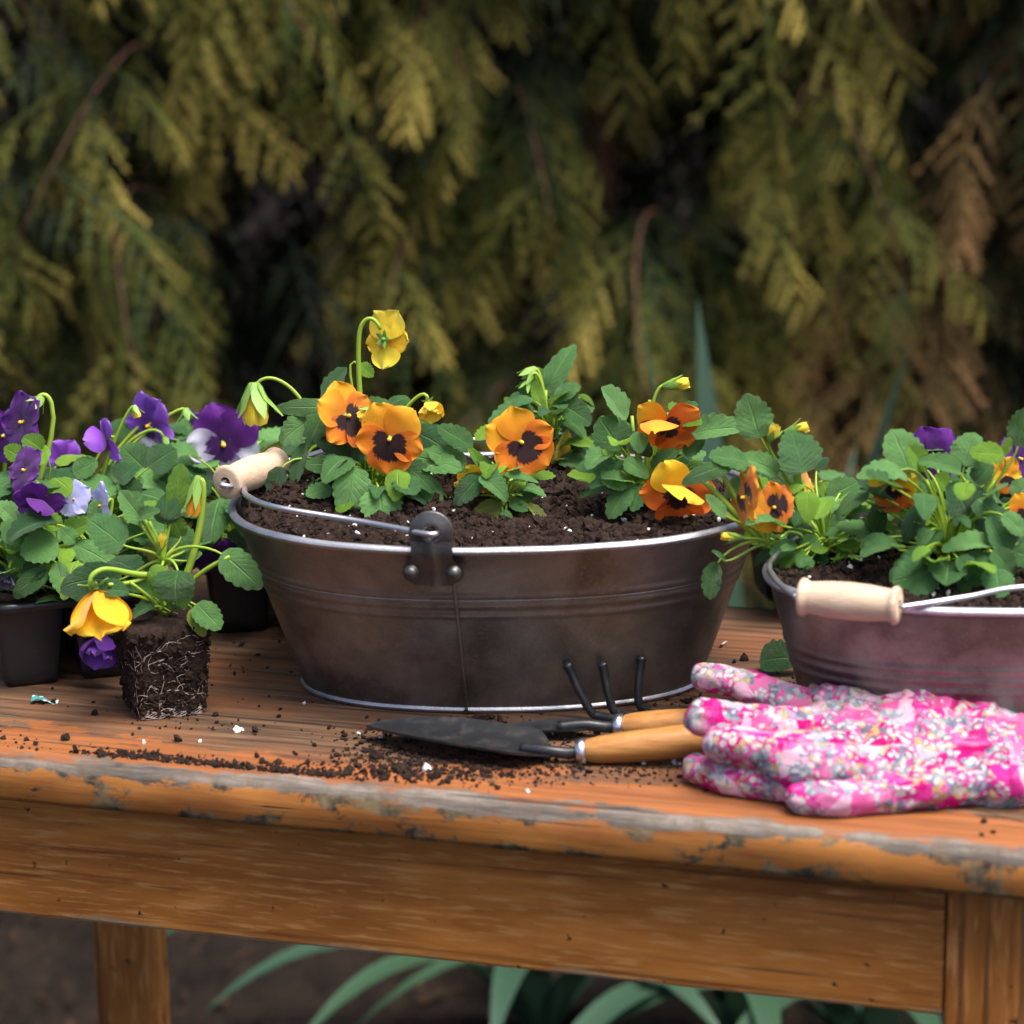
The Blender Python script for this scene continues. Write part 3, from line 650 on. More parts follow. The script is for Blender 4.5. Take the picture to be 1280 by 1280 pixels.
# plant with two open blotched flowers and the tall nodding yellow flower
A = Plant('pansy_plant', 'pansy with two blotched orange flowers and a tall nodding yellow flower', 'pansy', un(466, 628, Z1), GT, 1)
A.flower((487, 549), 47, -8, 8, 6, ORG, .035, hook=.02)
A.flower((435, 520), 45, 38, 16, -34, ORG, .02, hook=.02)
tallc = uy(454, 560, A.c.y-.005)
C = uy(483, 424, A.c.y); A.flower3(C, 38*mpp(C), 142, -10, 10, LEM, stem=False)
A.stem(bez(tallc, uy(450, 500, A.c.y), uy(446, 440, A.c.y), uy(449, 418, A.c.y), 8)[:-1]+bez(uy(449, 418, A.c.y), uy(451, 398, A.c.y), uy(466, 388, A.c.y), uy(476, 412, A.c.y-.003), 10), .0021, .0013)
A.stem(bez(A.c, A.c+Vector((-.003, 0, .02)), uy(453, 590, A.c.y), tallc, 6), .0023, .0021)
A.bud((318, 484), (320, 530), 40, P_LEM, .0, frm=uy(384, 522, A.c.y), ctrl=(335, 452))
A.stem(bez(A.c, A.c+Vector((-.005, 0, .03)), uy(402, 535, A.c.y), uy(384, 522, A.c.y), 6), .0018, .0016)
A.flower((536, 504), 25, 15, -40, 0, LEM, .01, style='bell', hook=.012)
A.bud((470, 512), (448, 522), 17, P_LEM, .02)
for a in [((475, 617), (480, 655), 49, .045, .058, 'n', 0), ((440, 590), (433, 643), 42, .035, .05, 'n', 1), ((411, 610), (383, 622), 27, .03, .04, 'n', 5), ((350, 588), (339, 622), 24, .02, .025, 'd', 3),
          ((383, 528), (351, 548), 33, .0, .01, 'n', 1), ((417, 512), (350, 502), 20, .0, .01, 'n', 2), ((409, 497), (432, 458), 26, -.01, -.015, 'd', 3), ((406, 517), (385, 546), 30, .005, .02, 'n', 6),
          ((524, 542), (563, 561), 42, -.005, 0, 'd', 0), ((521, 571), (576, 582), 34, .02, .035, 'n', 0), ((508, 583), (543, 608), 27, .03, .04, 'n', 1), ((431, 584), (393, 573), 25, .02, .03, 'n', 2),
          ((500, 608), (542, 621), 24, .03, .04, 'd', 2), ((452, 514), (480, 500), 22, .0, .005, 'n', 1), ((484, 510), (502, 491), 20, -.01, -.01, 'n', 4), ((380, 560), (367, 606), 22, .01, .02, 'd', 3),
          ((452, 457), (466, 471), 17, -.01, -.01, 'y', 5), ((512, 523), (548, 530), 16, -.02, -.02, 'n', 2), ((398, 545), (440, 575), 30, .01, .02, 'd', 1), ((446, 560), (425, 605), 32, .01, .02, 'd', 6), ((496, 590), (520, 622), 26, .02, .03, 'd', 4)]:
    A.leaf(a[0], a[1], a[2], a[3], a[4], a[5], a[6])
A.fill(30, .048, .004, .042, (.011, .026), 'nndyy'); A.stipules(26, .028, .03)
# front middle plant
B = Plant('pansy_plant', 'small pansy behind the handle lug, one front-facing blotched orange flower', 'pansy', un(630, 634, Z1), GT, 2)
B.flower((652, 553), 46, 8, 12, 142-180, ORG, .01, hook=.01)
B.flower((606, 607), 42, -10, -42, 0, YEL, -.012, hook=.02)
for a in [((586, 556), (549, 532), 27, 0, .005, 'n', 0), ((617, 538), (594, 549), 20, -.01, 0, 'y', 3), ((578, 580), (538, 562), 32, .0, .01, 'n', 0), ((604, 598), (638, 619), 28, .025, .03, 'n', 1), ((636, 592), (667, 594), 14, .02, .03, 'n', 2),
          ((626, 632), (598, 632), 19, .02, .03, 'o', 2), ((628, 643), (608, 653), 12, .025, .03, 'o', 0), ((663, 633), (686, 657), 13, .02, .03, 'o', 3), ((594, 602), (570, 626), 27, .02, .03, 'd', 1),
          ((640, 628), (660, 640), 14, .02, .03, 'n', 5), ((630, 640), (640, 655), 13, .025, .03, 'n', 0), ((648, 618), (668, 610), 14, .01, .015, 'n', 4), ((600, 580), (590, 560), 15, .01, .01, 'y', 1), ((612, 590), (600, 568), 15, .01, .01, 'n', 1)]:
    B.leaf(a[0], a[1], a[2], a[3], a[4], a[5], a[6])
B.fill(16, .022, .004, .035, (.010, .018), 'nny'); B.stipules(16, .02, .025)
# rear middle plant
Cp = Plant('pansy_plant', 'pansy with a tall upright toothed leaf, its yellow flower facing away', 'pansy', un(690, 588, Z1), GT, 3)
Cp.flower((702, 563), 27, 60, -10, 30, LEM, .0, hook=.01)
Cp.bud((668, 462), (648, 478), 20, None, 0, ctrl=(676, 448)); Cp.bud((660, 478), (652, 492), 14, None, .005)
for a in [((686, 484), (710, 429), 29, .0, -.004, 'n', 6), ((696, 496), (723, 480), 26, .01, .015, 'n', 0), ((704, 507), (740, 526), 30, .015, .02, 'n', 1), ((668, 500), (650, 478), 20, .0, 0, 'n', 5), ((659, 512), (608, 532), 40, .015, .02, 'n', 0),
          ((709, 524), (734, 538), 22, .0, .01, 'n', 2), ((748, 556), (712, 580), 34, .0, .01, 'd', 1), ((684, 500), (672, 458), 18, -.005, -.01, 'y', 3), ((676, 505), (664, 470), 14, .005, 0, 'y', 5), ((694, 515), (712, 500), 16, .01, .01, 'y', 1)]:
    Cp.leaf(a[0], a[1], a[2], a[3], a[4], a[5], a[6])
Cp.fill(24, .032, .01, .06, (.013, .024), 'nndy', az=(20, 340)); Cp.stipules(14, .02, .05)
for dx in (-6, 0, 7): Cp.stem(bez(Cp.c, Cp.c+Vector((dx*.0006, 0, .02)), uy(682+dx, 540, Cp.c.y), uy(682+dx, 488, Cp.c.y), 6), .0019, .0013)
# right plant in the large tub
Dp = Plant('pansy_plant', 'pansy leaning on the tub rim, rust-orange flower drooping over the edge', 'pansy', un(806, 628, Z1), GT, 4)
Dp.flower((832, 534), 44, -22, -14, -22, (P_UP, P_RED, P_RED), .015, style='hood', hook=.02)
Dp.flower((848, 618), 50, 0, -4, 2, RED, .05, style='hood', hook=.03)
Dp.bud((832, 482), (861, 478), 18, P_LEM, .0, ctrl=(812, 474))
for a in [((779, 520), (754, 483), 36, 0, .005, 'n', 3), ((775, 560), (750, 524), 46, .01, .012, 'n', 0), ((783, 543), (814, 557), 22, .01, .02, 'd', 4), ((851, 519), (870, 503), 19, .0, 0, 'n', 1), ((780, 600), (752, 604), 27, .03, .04, 'n', 5),
          ((784, 612), (760, 647), 27, .035, .045, 'n', 0), ((775, 580), (732, 571), 24, .02, .03, 'd', 2), ((784, 577), (812, 592), 22, .03, .035, 'n', 2), ((872, 541), (929, 527), 30, .01, .02, 'n', 1), ((800, 560), (812, 515), 24, -.01, -.01, 'd', 3),
          ((858, 565), (882, 550), 22, .01, .01, 'n', 5), ((836, 600), (868, 588), 22, .02, .02, 'n', 4), ((800, 610), (790, 640), 22, .03, .04, 'd', 5), ((770, 590), (740, 600), 22, 0, .01, 'd', 1), ((820, 585), (845, 560), 20, .02, .02, 'n', 1)]:
    Dp.leaf(a[0], a[1], a[2], a[3], a[4], a[5], a[6])
Dp.fill(30, .042, .006, .065, (.011, .025), 'nndyy'); Dp.stipules(18, .024, .03)
for q in ((790, 520), (812, 500), (845, 540)): Dp.stem(bez(Dp.c, Dp.c+Vector((0, 0, .03)), uy(q[0], q[1]+40, Dp.c.y), uy(q[0], q[1], Dp.c.y), 6), .0018, .0012)
# flopped plant in the smaller tub
Z2 = H2-.004
E_ = Plant('pansy_plant', 'pansy flopping sideways over the gap between the two tubs', 'pansy', un(1032, 694, Z2), GT, 5)
n1 = uy(960, 686, E_.c.y-.02); n2 = uy(1010, 668, E_.c.y)
E_.flower((967, 634), 36, 26, 6, -100, ORG, .03, frm=n1, hook=.012)
E_.flower((930, 622), 40, -66, 8, 30, (P_LAT, P_UP, P_LAT), .03, frm=n1, hook=.012)
E_.flower((1008, 610), 29, 70, 12, 0, (P_UP, P_YEL, P_YEL), -.015, frm=n2, hook=.012)
E_.stem(bez(E_.c, E_.c+Vector((-.01, 0, .008)), uy(990, 695, E_.c.y-.015), n1, 6), .0026, .0022)
E_.stem(bez(E_.c, E_.c+Vector((-.002, 0, .006)), uy(1016, 685, E_.c.y), n2, 5), .0026, .0022)
for q, w0 in (((878, 600), .0019), ((898, 585), .0017), ((905, 640), .0015)): E_.stem(bez(n1, uy(945, 672, E_.c.y-.02), uy((q[0]+950)/2, (q[1]+665)/2, E_.c.y-.02), uy(q[0], q[1], E_.c.y-.02), 8), w0*1.2, w0)
E_.bud((926, 672), (902, 670), 13, P_LEM, .03, frm=n1, ctrl=(940, 676)); E_.bud((984, 540), (1010, 533), 17, P_LEM, .0, frm=n2, ctrl=(975, 548)); E_.bud((962, 550), (970, 532), 17, P_LEM, .005, frm=n2)
n3 = uy(945, 570, E_.c.y)
for a in [((948, 541), (933, 492), 44, .0, -.003, 'n', 5, n2), ((931, 577), (890, 566), 36, .02, .03, 'n', 0, n1), ((968, 590), (932, 566), 30, .01, .02, 'n', 1, n2), ((1001, 586), (994, 537), 64, .015, .012, 'd', 0, n2), ((908, 583), (858, 592), 20, .03, .04, 'n', 2, n1),
          ((905, 642), (880, 620), 19, .035, .04, 'n', 5, n1), ((894, 708), (887, 750), 25, .035, .04, 'n', 3, n1), ((905, 700), (890, 688), 8, .035, .04, 'n', 3, n1), ((1020, 640), (1052, 612), 34, -.01, -.01, 'n', 2, None), ((1040, 620), (1072, 600), 34, -.02, -.02, 'n', 0, None),
          ((1052, 640), (1082, 628), 26, -.015, -.01, 'd', 1, None), ((985, 700), (960, 712), 18, .03, .035, 'y', 1, None), ((1020, 676), (1000, 690), 26, .025, .03, 'n', 0, None), ((1030, 660), (1060, 655), 26, .0, .01, 'd', 3, None), ((1048, 690), (1076, 684), 20, .02, .025, 'y', 5, None),
          ((1002, 690), (974, 708), 24, .035, .04, 'y', 0, None), ((992, 682), (962, 694), 22, .035, .04, 'n', 5, n1), ((1012, 700), (992, 720), 22, .04, .045, 'n', 0, None), ((960, 690), (940, 706), 12, .03, .03, 'd', 6, n1), ((965, 660), (990, 640), 22, .02, .02, 'd', 4, n1), ((925, 600), (900, 620), 20, .02, .02, 'n', 4, n1)]:
    E_.leaf(a[0], a[1], a[2], a[3], a[4], a[5], a[6], frm=a[7])
E_.fill(34, .052, .004, .06, (.011, .025), 'nndyy'); E_.stipules(60, .042, .012)
for q in ((985, 560), (1003, 600), (972, 575), (995, 570)): E_.stem(bez(n2, n2+Vector((-.002, 0, .01)), uy((q[0]+1008)/2, (q[1]+660)/2, E_.c.y), uy(q[0], q[1], E_.c.y), 6), .0018, .0012)
# bushy plant in the smaller tub
Fp = Plant('pansy_plant', 'bushy leafy pansy by the pale grip, its blotched orange flowers half hidden', 'pansy', un(1184, 712, Z2), GT, 6)
Fp.flower((1117, 612), 33, -25, 0, 30, RED, .0, hook=.01); Fp.flower((1258, 594), 24, 20, 10, 0, (P_UP, P_YEL, P_LIP), -.01, hook=.01); Fp.flower((1283, 640), 26, 0, 10, 0, ORG, .01, hook=.01)
Fp.bud((1120, 592), (1086, 599), 26, P_LEM, .01)
for a in [((1135, 583), (1117, 536), 48, .005, .0, 'n', 0), ((1154, 583), (1136, 556), 26, .01, .015, 'y', 3), ((1196, 586), (1156, 570), 26, .015, .02, 'n', 1), ((1206, 577), (1216, 540), 42, .0, -.003, 'n', 0), ((1250, 568), (1214, 564), 27, .01, .015, 'y', 0), ((1256, 566), (1262, 546), 12, 0, 0, 'y', 3),
          ((1274, 552), (1284, 510), 34, .0, 0, 'n', 5), ((1208, 640), (1201, 613), 54, .02, .03, 'd', 1), ((1220, 622), (1247, 637), 28, .02, .03, 'd', 4), ((1232, 678), (1184, 677), 28, .035, .045, 'n', 1), ((1166, 716), (1117, 724), 52, .05, .055, 'd', 0), ((1156, 689), (1112, 726), 26, .04, .05, 'n', 3),
          ((1244, 702), (1180, 715), 46, .045, .055, 'd', 2), ((1244, 692), (1271, 718), 26, .045, .05, 'n', 1), ((1240, 652), (1263, 700), 34, .03, .04, 'd', 3), ((1258, 645), (1284, 668), 26, .035, .04, 'n', 0), ((1080, 622), (1108, 634), 22, -.02, -.02, 'n', 1), ((1100, 640), (1086, 688), 24, -.02, -.02, 'd', 4),
          ((1150, 640), (1130, 670), 26, .02, .03, 'd', 6), ((1220, 600), (1240, 580), 24, .0, 0, 'd', 1), ((1170, 610), (1186, 590), 20, -.01, -.01, 'y', 5), ((1270, 620), (1290, 600), 30, .0, 0, 'n', 0), ((1160, 650), (1135, 640), 20, .02, .02, 'y', 1), ((1200, 700), (1220, 726), 24, .05, .055, 'd', 1), ((1270, 690), (1300, 700), 30, .04, .05, 'n', 0)]:
    Fp.leaf(a[0], a[1], a[2], a[3], a[4], a[5], a[6])
Fp.fill(44, .06, .01, .075, (.013, .029), 'nndyy'); Fp.stipules(20, .03, .03)
for q in ((1158, 600), (1150, 630), (1210, 600), (1245, 600), (1228, 640)): Fp.stem(bez(Fp.c, Fp.c+Vector((0, 0, .015)), uy((q[0]+1184)/2, q[1]+40, Fp.c.y), uy(q[0], q[1], Fp.c.y), 6), .0022, .0014)
Gp = Plant('pansy_plant', 'deep violet pansy behind the bushy orange pansy in the smaller tub', 'pansy', un(1236, 688, Z2), GT, 7)
Gp.flower((1166, 572), 40, -20, 15, 0, PUR, .0, hook=.01); Gp.flower((1276, 574), 34, 25, 15, 0, PUR, .0, hook=.01)
Gp.fill(22, .05, .01, .055, (.018, .03), 'nndd')

# ------------------------------------------------------------------ lifted seedling with its root ball
rb = un(206, 884, 0)
seed = Plant('pansy_seedling', 'yellow pansy seedling lifted out of its cell, bare root ball on the table', 'pansy', rb, None, 8)
def rootball():
    m_ = MB(); P = []; n_ = 44; h = .0665
    for i in range(25):
        k = i/24; z = h*k; w = .0245+.0065*k
        if k > .93: w -= .004*(k-.93)/.07
        if k < .05: w -= .003*(1-k/.05)
        row = []
        for j in range(n_):
            x, y = sup(w, w, 2*math.pi*j/n_, 5.5); nn = noise.noise(Vector((x*90, y*90, z*90)))*.0022 + noise.noise(Vector((x*260, y*260, z*260)))*.0011
            row.append((x*(1+nn/w), y*(1+nn/w), z+nn*.3))
        P.append(row)
    top = P[-1]
    for q in (.8, .5, .2, .02): P.append([(x*q, y*q, h+.002+noise.noise(Vector((x*q*120, y*q*120, 2)))*.003) for x, y, z in top])
    m_.grid(P, closed=True); m_.f.append(tuple(range(n_))[::-1]); m_.m.append(0); return m_
RBZ = R(20); rm = Matrix.Rotation(RBZ, 4, 'Z')
ball = obj('root_ball', rootball().mesh(SOIL), seed.o, rm)
m_ = MB(); rr = random.Random(5)
def on_ball(s_, z, side):                    # s_ along the face, z height -> point just on the surface
    w = .0245+.0065*z/.0665; s_ = max(-.9, min(.9, s_)); p = (s_*w, -w*(1-.12*abs(s_)**5)-.0002)
    return Vector((p[0], p[1], z)) if side == 0 else Vector((-p[1], p[0], z)) if side == 1 else Vector((p[1], -p[0], z))
for i in range(150):
    side = rr.choice((0, 0, 0, 1, 1, 2)); s_ = rr.uniform(-.9, .9); z = rr.choice((rr.uniform(.002, .045), rr.uniform(.002, .016), rr.uniform(.02, .06))); a = rr.choice((rr.uniform(-.5, .5), rr.uniform(2.6, 3.6), -1.57+rr.uniform(-.3, .3)))
    pts = []; st = rr.uniform(.0009, .0018)
    for k in range(rr.randint(7, 22)):
        pts.append(on_ball(s_, z, side)); a += rr.uniform(-.45, .45); s_ += math.cos(a)*st/.027; z = min(.062, max(.001, z+math.sin(a)*st))
    r0 = rr.choice((.00014, .00018, .00026)); m_.tube(pts, [r0*(1-.6*q/len(pts)) for q in range(len(pts))], 4, cap=False)
for k in range(8): m_.tube([on_ball(-.85+1.7*q/20+.0, .0015+.0013*math.sin(q*.9+k)+.0007*k, 0) for q in range(21)], .00024, 4, cap=False)
rt = obj('roots', m_.mesh(ROOT), ball); rt['kind'] = 'stuff'
m2 = []
for side in (0, 1, 2):
    for i in range(420): m2.append(on_ball(rr.uniform(-.9, .9), rr.uniform(.003, .066), side))
cr = obj('soil_crumbs', scatter_mesh(*ICO, [tuple(p) for p in m2], np.minimum(.0009*np.exp(RNG.normal(0, .5, len(m2))), .003), SOIL), ball); cr['kind'] = 'stuff'
hub = rb + Vector((.001, .0, .069)); hubl = Vector(hub)
H = seed; yb = rb.y
def hb(x, y, dy=0): return uy(x, y, yb-dy)
node = hb(205, 706)
H.stem(bez(hub, hub+Vector((0, 0, .01)), hb(208, 730), node, 5), .0028, .0030)
for a in [((150, 679), (114, 648), 47, .01, .015, 'd', 0), ((178, 650), (150, 613), 26, .0, 0, 'n', 3), ((176, 646), (194, 636), 17, .005, .01, 'n', 1), ((219, 632), (227, 579), 28, -.005, -.01, 'y', 3), ((207, 653), (208, 628), 31, .0, .006, 'd', 4), ((232, 686), (218, 656), 34, -.01, -.012, 'n', 0),
          ((222, 718), (214, 758), 55, .025, .035, 'n', 1), ((200, 712), (186, 742), 26, .015, .02, 'y', 6), ((285, 697), (322, 731), 38, .02, .03, 'n', 6), ((249, 758), (276, 784), 31, .02, .03, 'n', 0), ((243, 763), (250, 788), 22, .018, .03, 'o', 2), ((190, 758), (166, 764), 20, .015, .025, 'd', 1),
          ((144, 726), (78, 718), 44, .0, .005, 'd', 2), ((133, 738), (160, 735), 24, .03, .03, 'd', 1), ((226, 668), (212, 640), 22, -.012, -.015, 'y', 5), ((214, 735), (230, 757), 22, .02, .025, 'd', 5), ((236, 700), (250, 690), 12, .0, 0, 'n', 1)]:
    H.leaf(a[0], a[1], a[2], a[3], a[4], a[5], a[6], frm=node if a[0][1] < 730 else hub)
C = hb(120, 741, .03); H.flower3(C, 62*mpp(C), 30, -66, 150, (P_YEL, P_YEL, P_YEL), style='bell', stem=False)
H.stem(bez(node + Vector((-.002, -.004, -.006)), hb(165, 722, .012), hb(142, 708, .02), hb(127, 712, .025), 8)[:-1] + bez(hb(127, 712, .025), hb(112, 717, .03), hb(110, 726, .03), hb(114, 738, .03), 7), .0024, .0016)
H.stem(bez(node, hb(170, 735, .01), hb(150, 728, .02), hb(136, 731, .03), 7), .0018, .0014)
H.stem(bez(hub, hb(195, 750, .012), hb(175, 738, .02), hb(163, 728, .025), 6), .0017, .0012)
H.stem(bez(hub + Vector((.003, 0, 0)), hb(232, 730, .006), hb(246, 690), hb(252, 640), 8)[:-1] + bez(hb(252, 640), hb(255, 612), hb(256, 594), hb(247, 600), 8), .0030, .0018)
H.bud((247, 600), (240, 644), 22, P_UP, 0, stem=False); H.bud((198, 690), (204, 668), 12, P_LEM, .005, stem=False)
H.stem(bez(node, hb(200, 680), hb(188, 665), hb(178, 646), 6), .0026, .0018); H.stem(bez(node, hb(202, 680), hb(194, 670), hb(186, 652), 6), .0020, .0016)
H.stem(bez(hub, hb(245, 715, .01), hb(262, 708, .015), hb(287, 696, .02), 7), .0021, .0014)
mst = MB()
for i in range(26):
    a = rr.uniform(0, 6.28); L = rr.uniform(.008, .018); b0 = hub - rb + Vector((rr.uniform(-.004, .004), rr.uniform(-.004, .004), rr.uniform(0, .012))); d = Vector((math.cos(a), math.sin(a), rr.uniform(-.1, .4))); mst.tube([b0, b0+d*L*.5+Vector((0, 0, .002)), b0+d*L], [.0006, .0006, .0003], 4)
mst.build('stipules', SEPAL, seed.o)['kind'] = 'stuff'

# ------------------------------------------------------------------ black cell packs of violet pansies
def cell_pack(label, loc, rz, nu, nv, cell=.056, h=.066):
    o = thing('cell_pack', label, 'cell pack', loc, 'black plastic cell packs', rz)
    for i in range(nu):
        for j in range(nv):
            m_ = MB(); P = []; cx, cy = (i+.5)*cell, (j+.5)*cell
            for k in range(12):
                q = k/11; z = .0005+(h-.003)*q; w = cell*(.355+.125*q)
                if k == 0: w *= .90
                P.append([(cx + x*(1+.012*math.sin(12*2*math.pi*a/32)), cy + y*(1+.012*math.sin(12*2*math.pi*a/32)), z) for a in range(32) for x, y in (sup(w, w, 2*math.pi*a/32, 8),)])
            m_.grid(P, closed=True); m_.f.append(tuple(range(32))[::-1]); m_.m.append(0)
            m_.build('cell', PLAST, o)
            s_ = MB(); w = cell*.46; P = [[(cx+x*q, cy+y*q, h-.006+noise.noise(Vector((x*q*90+i*7, y*q*90+j*5, 1)))*.004) for a in range(24) for x, y in (sup(w, w, 2*math.pi*a/24, 4.6),)] for q in (1, .75, .5, .25, .02)]
            s_.grid(P[::-1], closed=True); q = s_.build('soil', SOIL, o); q['kind'] = 'stuff'
    m_ = MB(); W, D = nu*cell, nv*cell
    def rr_(ins, z, n=64):
        a, b = W/2+.003-ins, D/2+.003-ins; return [(W/2+x, D/2+y, z) for t_ in range(n) for x, y in (sup(a, b, 2*math.pi*t_/n, 9),)]
    m_.grid([rr_(0.0, h-.006), rr_(-.0008, h-.004), rr_(0, h), rr_(.0025, h+.0006), rr_(.004, h-.001)], closed=True); m_.build('rim', PLAST, o)
    for i in range(1, nu): b = MB(); b.box((i*cell-.0022, 0, h-.004), (i*cell+.0022, D, h-.0006)); b.build('divider', PLAST, o)
    for j in range(1, nv): b = MB(); b.box((0, j*cell-.0022, h-.0045), (W, j*cell+.0022, h-.0010)); b.build('divider', PLAST, o)
    c, s_ = math.cos(rz), math.sin(rz)
    return [[Vector((loc[0]+(i+.5)*cell*c-(j+.5)*cell*s_, loc[1]+(i+.5)*cell*s_+(j+.5)*cell*c, T+h-.004)) for j in range(nv)] for i in range(nu)]
k1 = un(40, 757, .066); RZ1 = R(17)
cells1 = cell_pack('black plastic cell pack holding violet pansies, beside the lifted seedling', (k1.x-.030, k1.y, T), RZ1, 2, 3)
k2 = un(262, 800, 0)
cells2 = cell_pack('black plastic cell pack tucked behind the rim of the large tub', (k2.x-.004, k2.y+.004, T), R(8), 2, 2)
k3 = un(985, 790, 0)
cells3 = cell_pack('black plastic cell pack half hidden behind the smaller tub', (k3.x-.006, k3.y+.012, T), R(10), 1, 2)
GV = 'pansies growing in the cell packs'
def vp(label, c, seed_): return Plant('pansy_plant', label, 'pansy', c, GV, seed_)
v0 = vp('violet pansy over the near cell of the pack beside the seedling, two violet blooms', cells1[0][0], 20)
v0.flower((48, 628), 34, 4, -18, 20, PUR, .012, style='hood', hook=.03); v0.flower((30, 588), 32, -45, 30, 0, PUR, -.01, hook=.02); v0.flower((10, 716), 20, -20, -40, 0, (P_WILT,)*3, .03, style='bell', hook=.01)
for a in [((67, 680), (26, 690), 42, .03, .04, 'n', 0), ((54, 716), (15, 738), 24, .035, .045, 'n', 2), ((72, 708), (82, 743), 24, .035, .045, 'n', 3), ((60, 706), (54, 724), 18, .03, .035, 'y', 1), ((98, 683), (150, 706), 30, .02, .03, 'n', 2), ((92, 676), (76, 660), 20, .02, .02, 'n', 5),
          ((30, 690), (4, 655), 26, .02, .03, 'n', 0), ((50, 706), (28, 722), 26, .03, .04, 'd', 1), ((20, 650), (0, 630), 30, .01, .02, 'n', 0), ((85, 668), (110, 650), 26, .01, .02, 'y', 1), ((70, 660), (58, 640), 22, .01, .01, 'y', 3), ((36, 655), (55, 640), 18, .02, .02, 'y', 5)]: v0.leaf(a[0], a[1], a[2], a[3], a[4], a[5], a[6])
v0.fill(26, .045, .0, .06, (.018, .03), 'nnyyd')
v1 = vp('pansy with a lavender bloom, behind the lifted seedling', cells1[1][0], 21)
v1.flower((92, 624), 24, 20, 15, 40, LAV, .0, hook=.02); v1.flower((126, 632), 30, -58, 5, -50, LAV, .0, hook=.02); v1.flower((130, 796), 40, -15, -40, 30, (P_PUR2, P_PUR, P_PUR2), .035, style='bell', hook=.01, stem=False)
v1.stem(bez(v1.c, v1.c+Vector((0, -.03, .03)), uy(140, 760, v1.c.y-.04), uy(132, 788, v1.c.y-.035), 8))
for a in [((120, 700), (150, 690), 34, .01, .01, 'd', 2), ((130, 660), (150, 690), 30, 0, .01, 'd', 4), ((112, 655), (120, 625), 26, .0, 0, 'n', 0), ((160, 640), (175, 615), 26, 0, 0, 'n', 5)]: v1.leaf(a[0], a[1], a[2], a[3], a[4], a[5], a[6])
v1.fill(34, .05, .0, .07, (.015, .034), 'nnddyy')
v2 = vp('pansy with a tall nodding violet flower on a hooked stem', cells1[0][1], 22)
v2.flower((27, 528), 39, -44, 14, 10, PUR, .0, stem=False)
v2.stem(bez(v2.c, v2.c+Vector((.005, 0, .04)), uy(80, 545, v2.c.y), uy(64, 503, v2.c.y), 8)[:-1]+bez(uy(64, 503, v2.c.y), uy(58, 486, v2.c.y), uy(46, 492, v2.c.y), uy(38, 512, v2.c.y), 7), .0022, .0014)
v2.bud((52, 497), (40, 512), 20, None, 0, stem=False)
for a in [((50, 560), (30, 545), 26, .02, .02, 'y', 1), ((44, 572), (60, 560), 30, .02, .02, 'y', 0), ((100, 600), (66, 592), 30, .0, .01, 'd', 4), ((95, 590), (120, 575), 28, .0, 0, 'n', 0), ((25, 570), (5, 560), 22, .02, .02, 'y', 5)]: v2.leaf(a[0], a[1], a[2], a[3], a[4], a[5], a[6])
v2.fill(34, .05, .0, .085, (.013, .032), 'nnyydd')
v3 = vp('pansy with a small half-open violet and white flower', cells1[1][1], 23)
v3.flower((132, 550), 31, -60, 0, 40, PB, .0, style='hood', hook=.015); v3.bud((168, 508), (172, 522), 13, P_LEM, 0, ctrl=(160, 500))
for a in [((140, 610), (92, 606), 34, .02, .03, 'n', 0), ((150, 600), (165, 580), 30, .02, .02, 'd', 1), ((170, 620), (150, 600), 30, .02, .02, 'd', 3), ((190, 580), (218, 560), 36, .0, 0, 'd', 0)]: v3.leaf(a[0], a[1], a[2], a[3], a[4], a[5], a[6])
v3.fill(34, .05, .005, .08, (.02, .034), 'nndd')
v4 = vp('pansy hidden at the far side of the near cell pack', cells1[0][2], 24); v4.flower((4, 545), 34, -10, 10, 0, PUR, .03, hook=.02); v4.flower((80, 574), 26, 10, 5, 0, PB, .02, hook=.02); v4.fill(26, .05, .0, .07, (.02, .03), 'nndd')
v5 = vp('pansy with a bright violet petal over white lower petals', cells1[1][2], 25)
v5.flower((186, 532), 42, -42, -6, 14, PB, .0, hook=.02); v5.bud((232, 512), (236, 530), 18, None, 0, ctrl=(226, 498)); v5.bud((206, 548), (214, 560), 16, None, .01)
for a in [((180, 585), (155, 560), 40, .01, .02, 'd', 0), ((185, 590), (215, 570), 40, .01, .01, 'n', 1), ((140, 545), (160, 525), 26, -.01, -.01, 'n', 2)]: v5.leaf(a[0], a[1], a[2], a[3], a[4], a[5], a[6])
v5.fill(30, .05, .005, .08, (.015, .034), 'nnddyy')
v6 = vp('pansy with a large violet and white bloom beside the round wooden grip', cells2[0][0], 26)
v6.flower((279, 556), 52, 12, 4, 12, PW, -.01, hook=.02); v6.flower((284, 702), 42, 24, -30, 10, PUR, .03, style='hood', hook=.03)
for a in [((268, 690), (262, 660), 16, .03, .03, 'y', 3), ((230, 600), (262, 612), 40, 0, .01, 'd', 0), ((290, 640), (312, 620), 28, .0, 0, 'd', 1), ((300, 600), (330, 590), 26, -.01, -.01, 'y', 2)]: v6.leaf(a[0], a[1], a[2], a[3], a[4], a[5], a[6])
v6.fill(36, .05, -.005, .085, (.02, .034), 'nndd')
v7 = vp('pansy with white side-facing petals behind the seedling bud', cells2[0][1], 27); v7.flower((240, 548), 38, -50, 5, 0, PW, .01, hook=.02); v7.fill(34, .055, .0, .085, (.02, .034), 'nndd')
v8 = vp('pansy in a cell behind the left rim of the large tub', cells2[1][0], 28); v8.fill(22, .04, .0, .06, (.018, .03), 'nnyd')
v9 = vp('pansy in the rearmost cell behind the left rim of the large tub', cells2[1][1], 29); v9.fill(22, .04, .0, .07, (.018, .03), 'nnyd')
v10 = vp('pansy in the cell pack behind the flopping pansy', cells3[0][0], 30); v10.fill(20, .04, .0, .045, (.018, .03), 'nnd')
v11 = vp('pansy in the rear cell of the pack behind the smaller tub', cells3[0][1], 31); v11.fill(20, .04, .0, .05, (.018, .03), 'nnd')
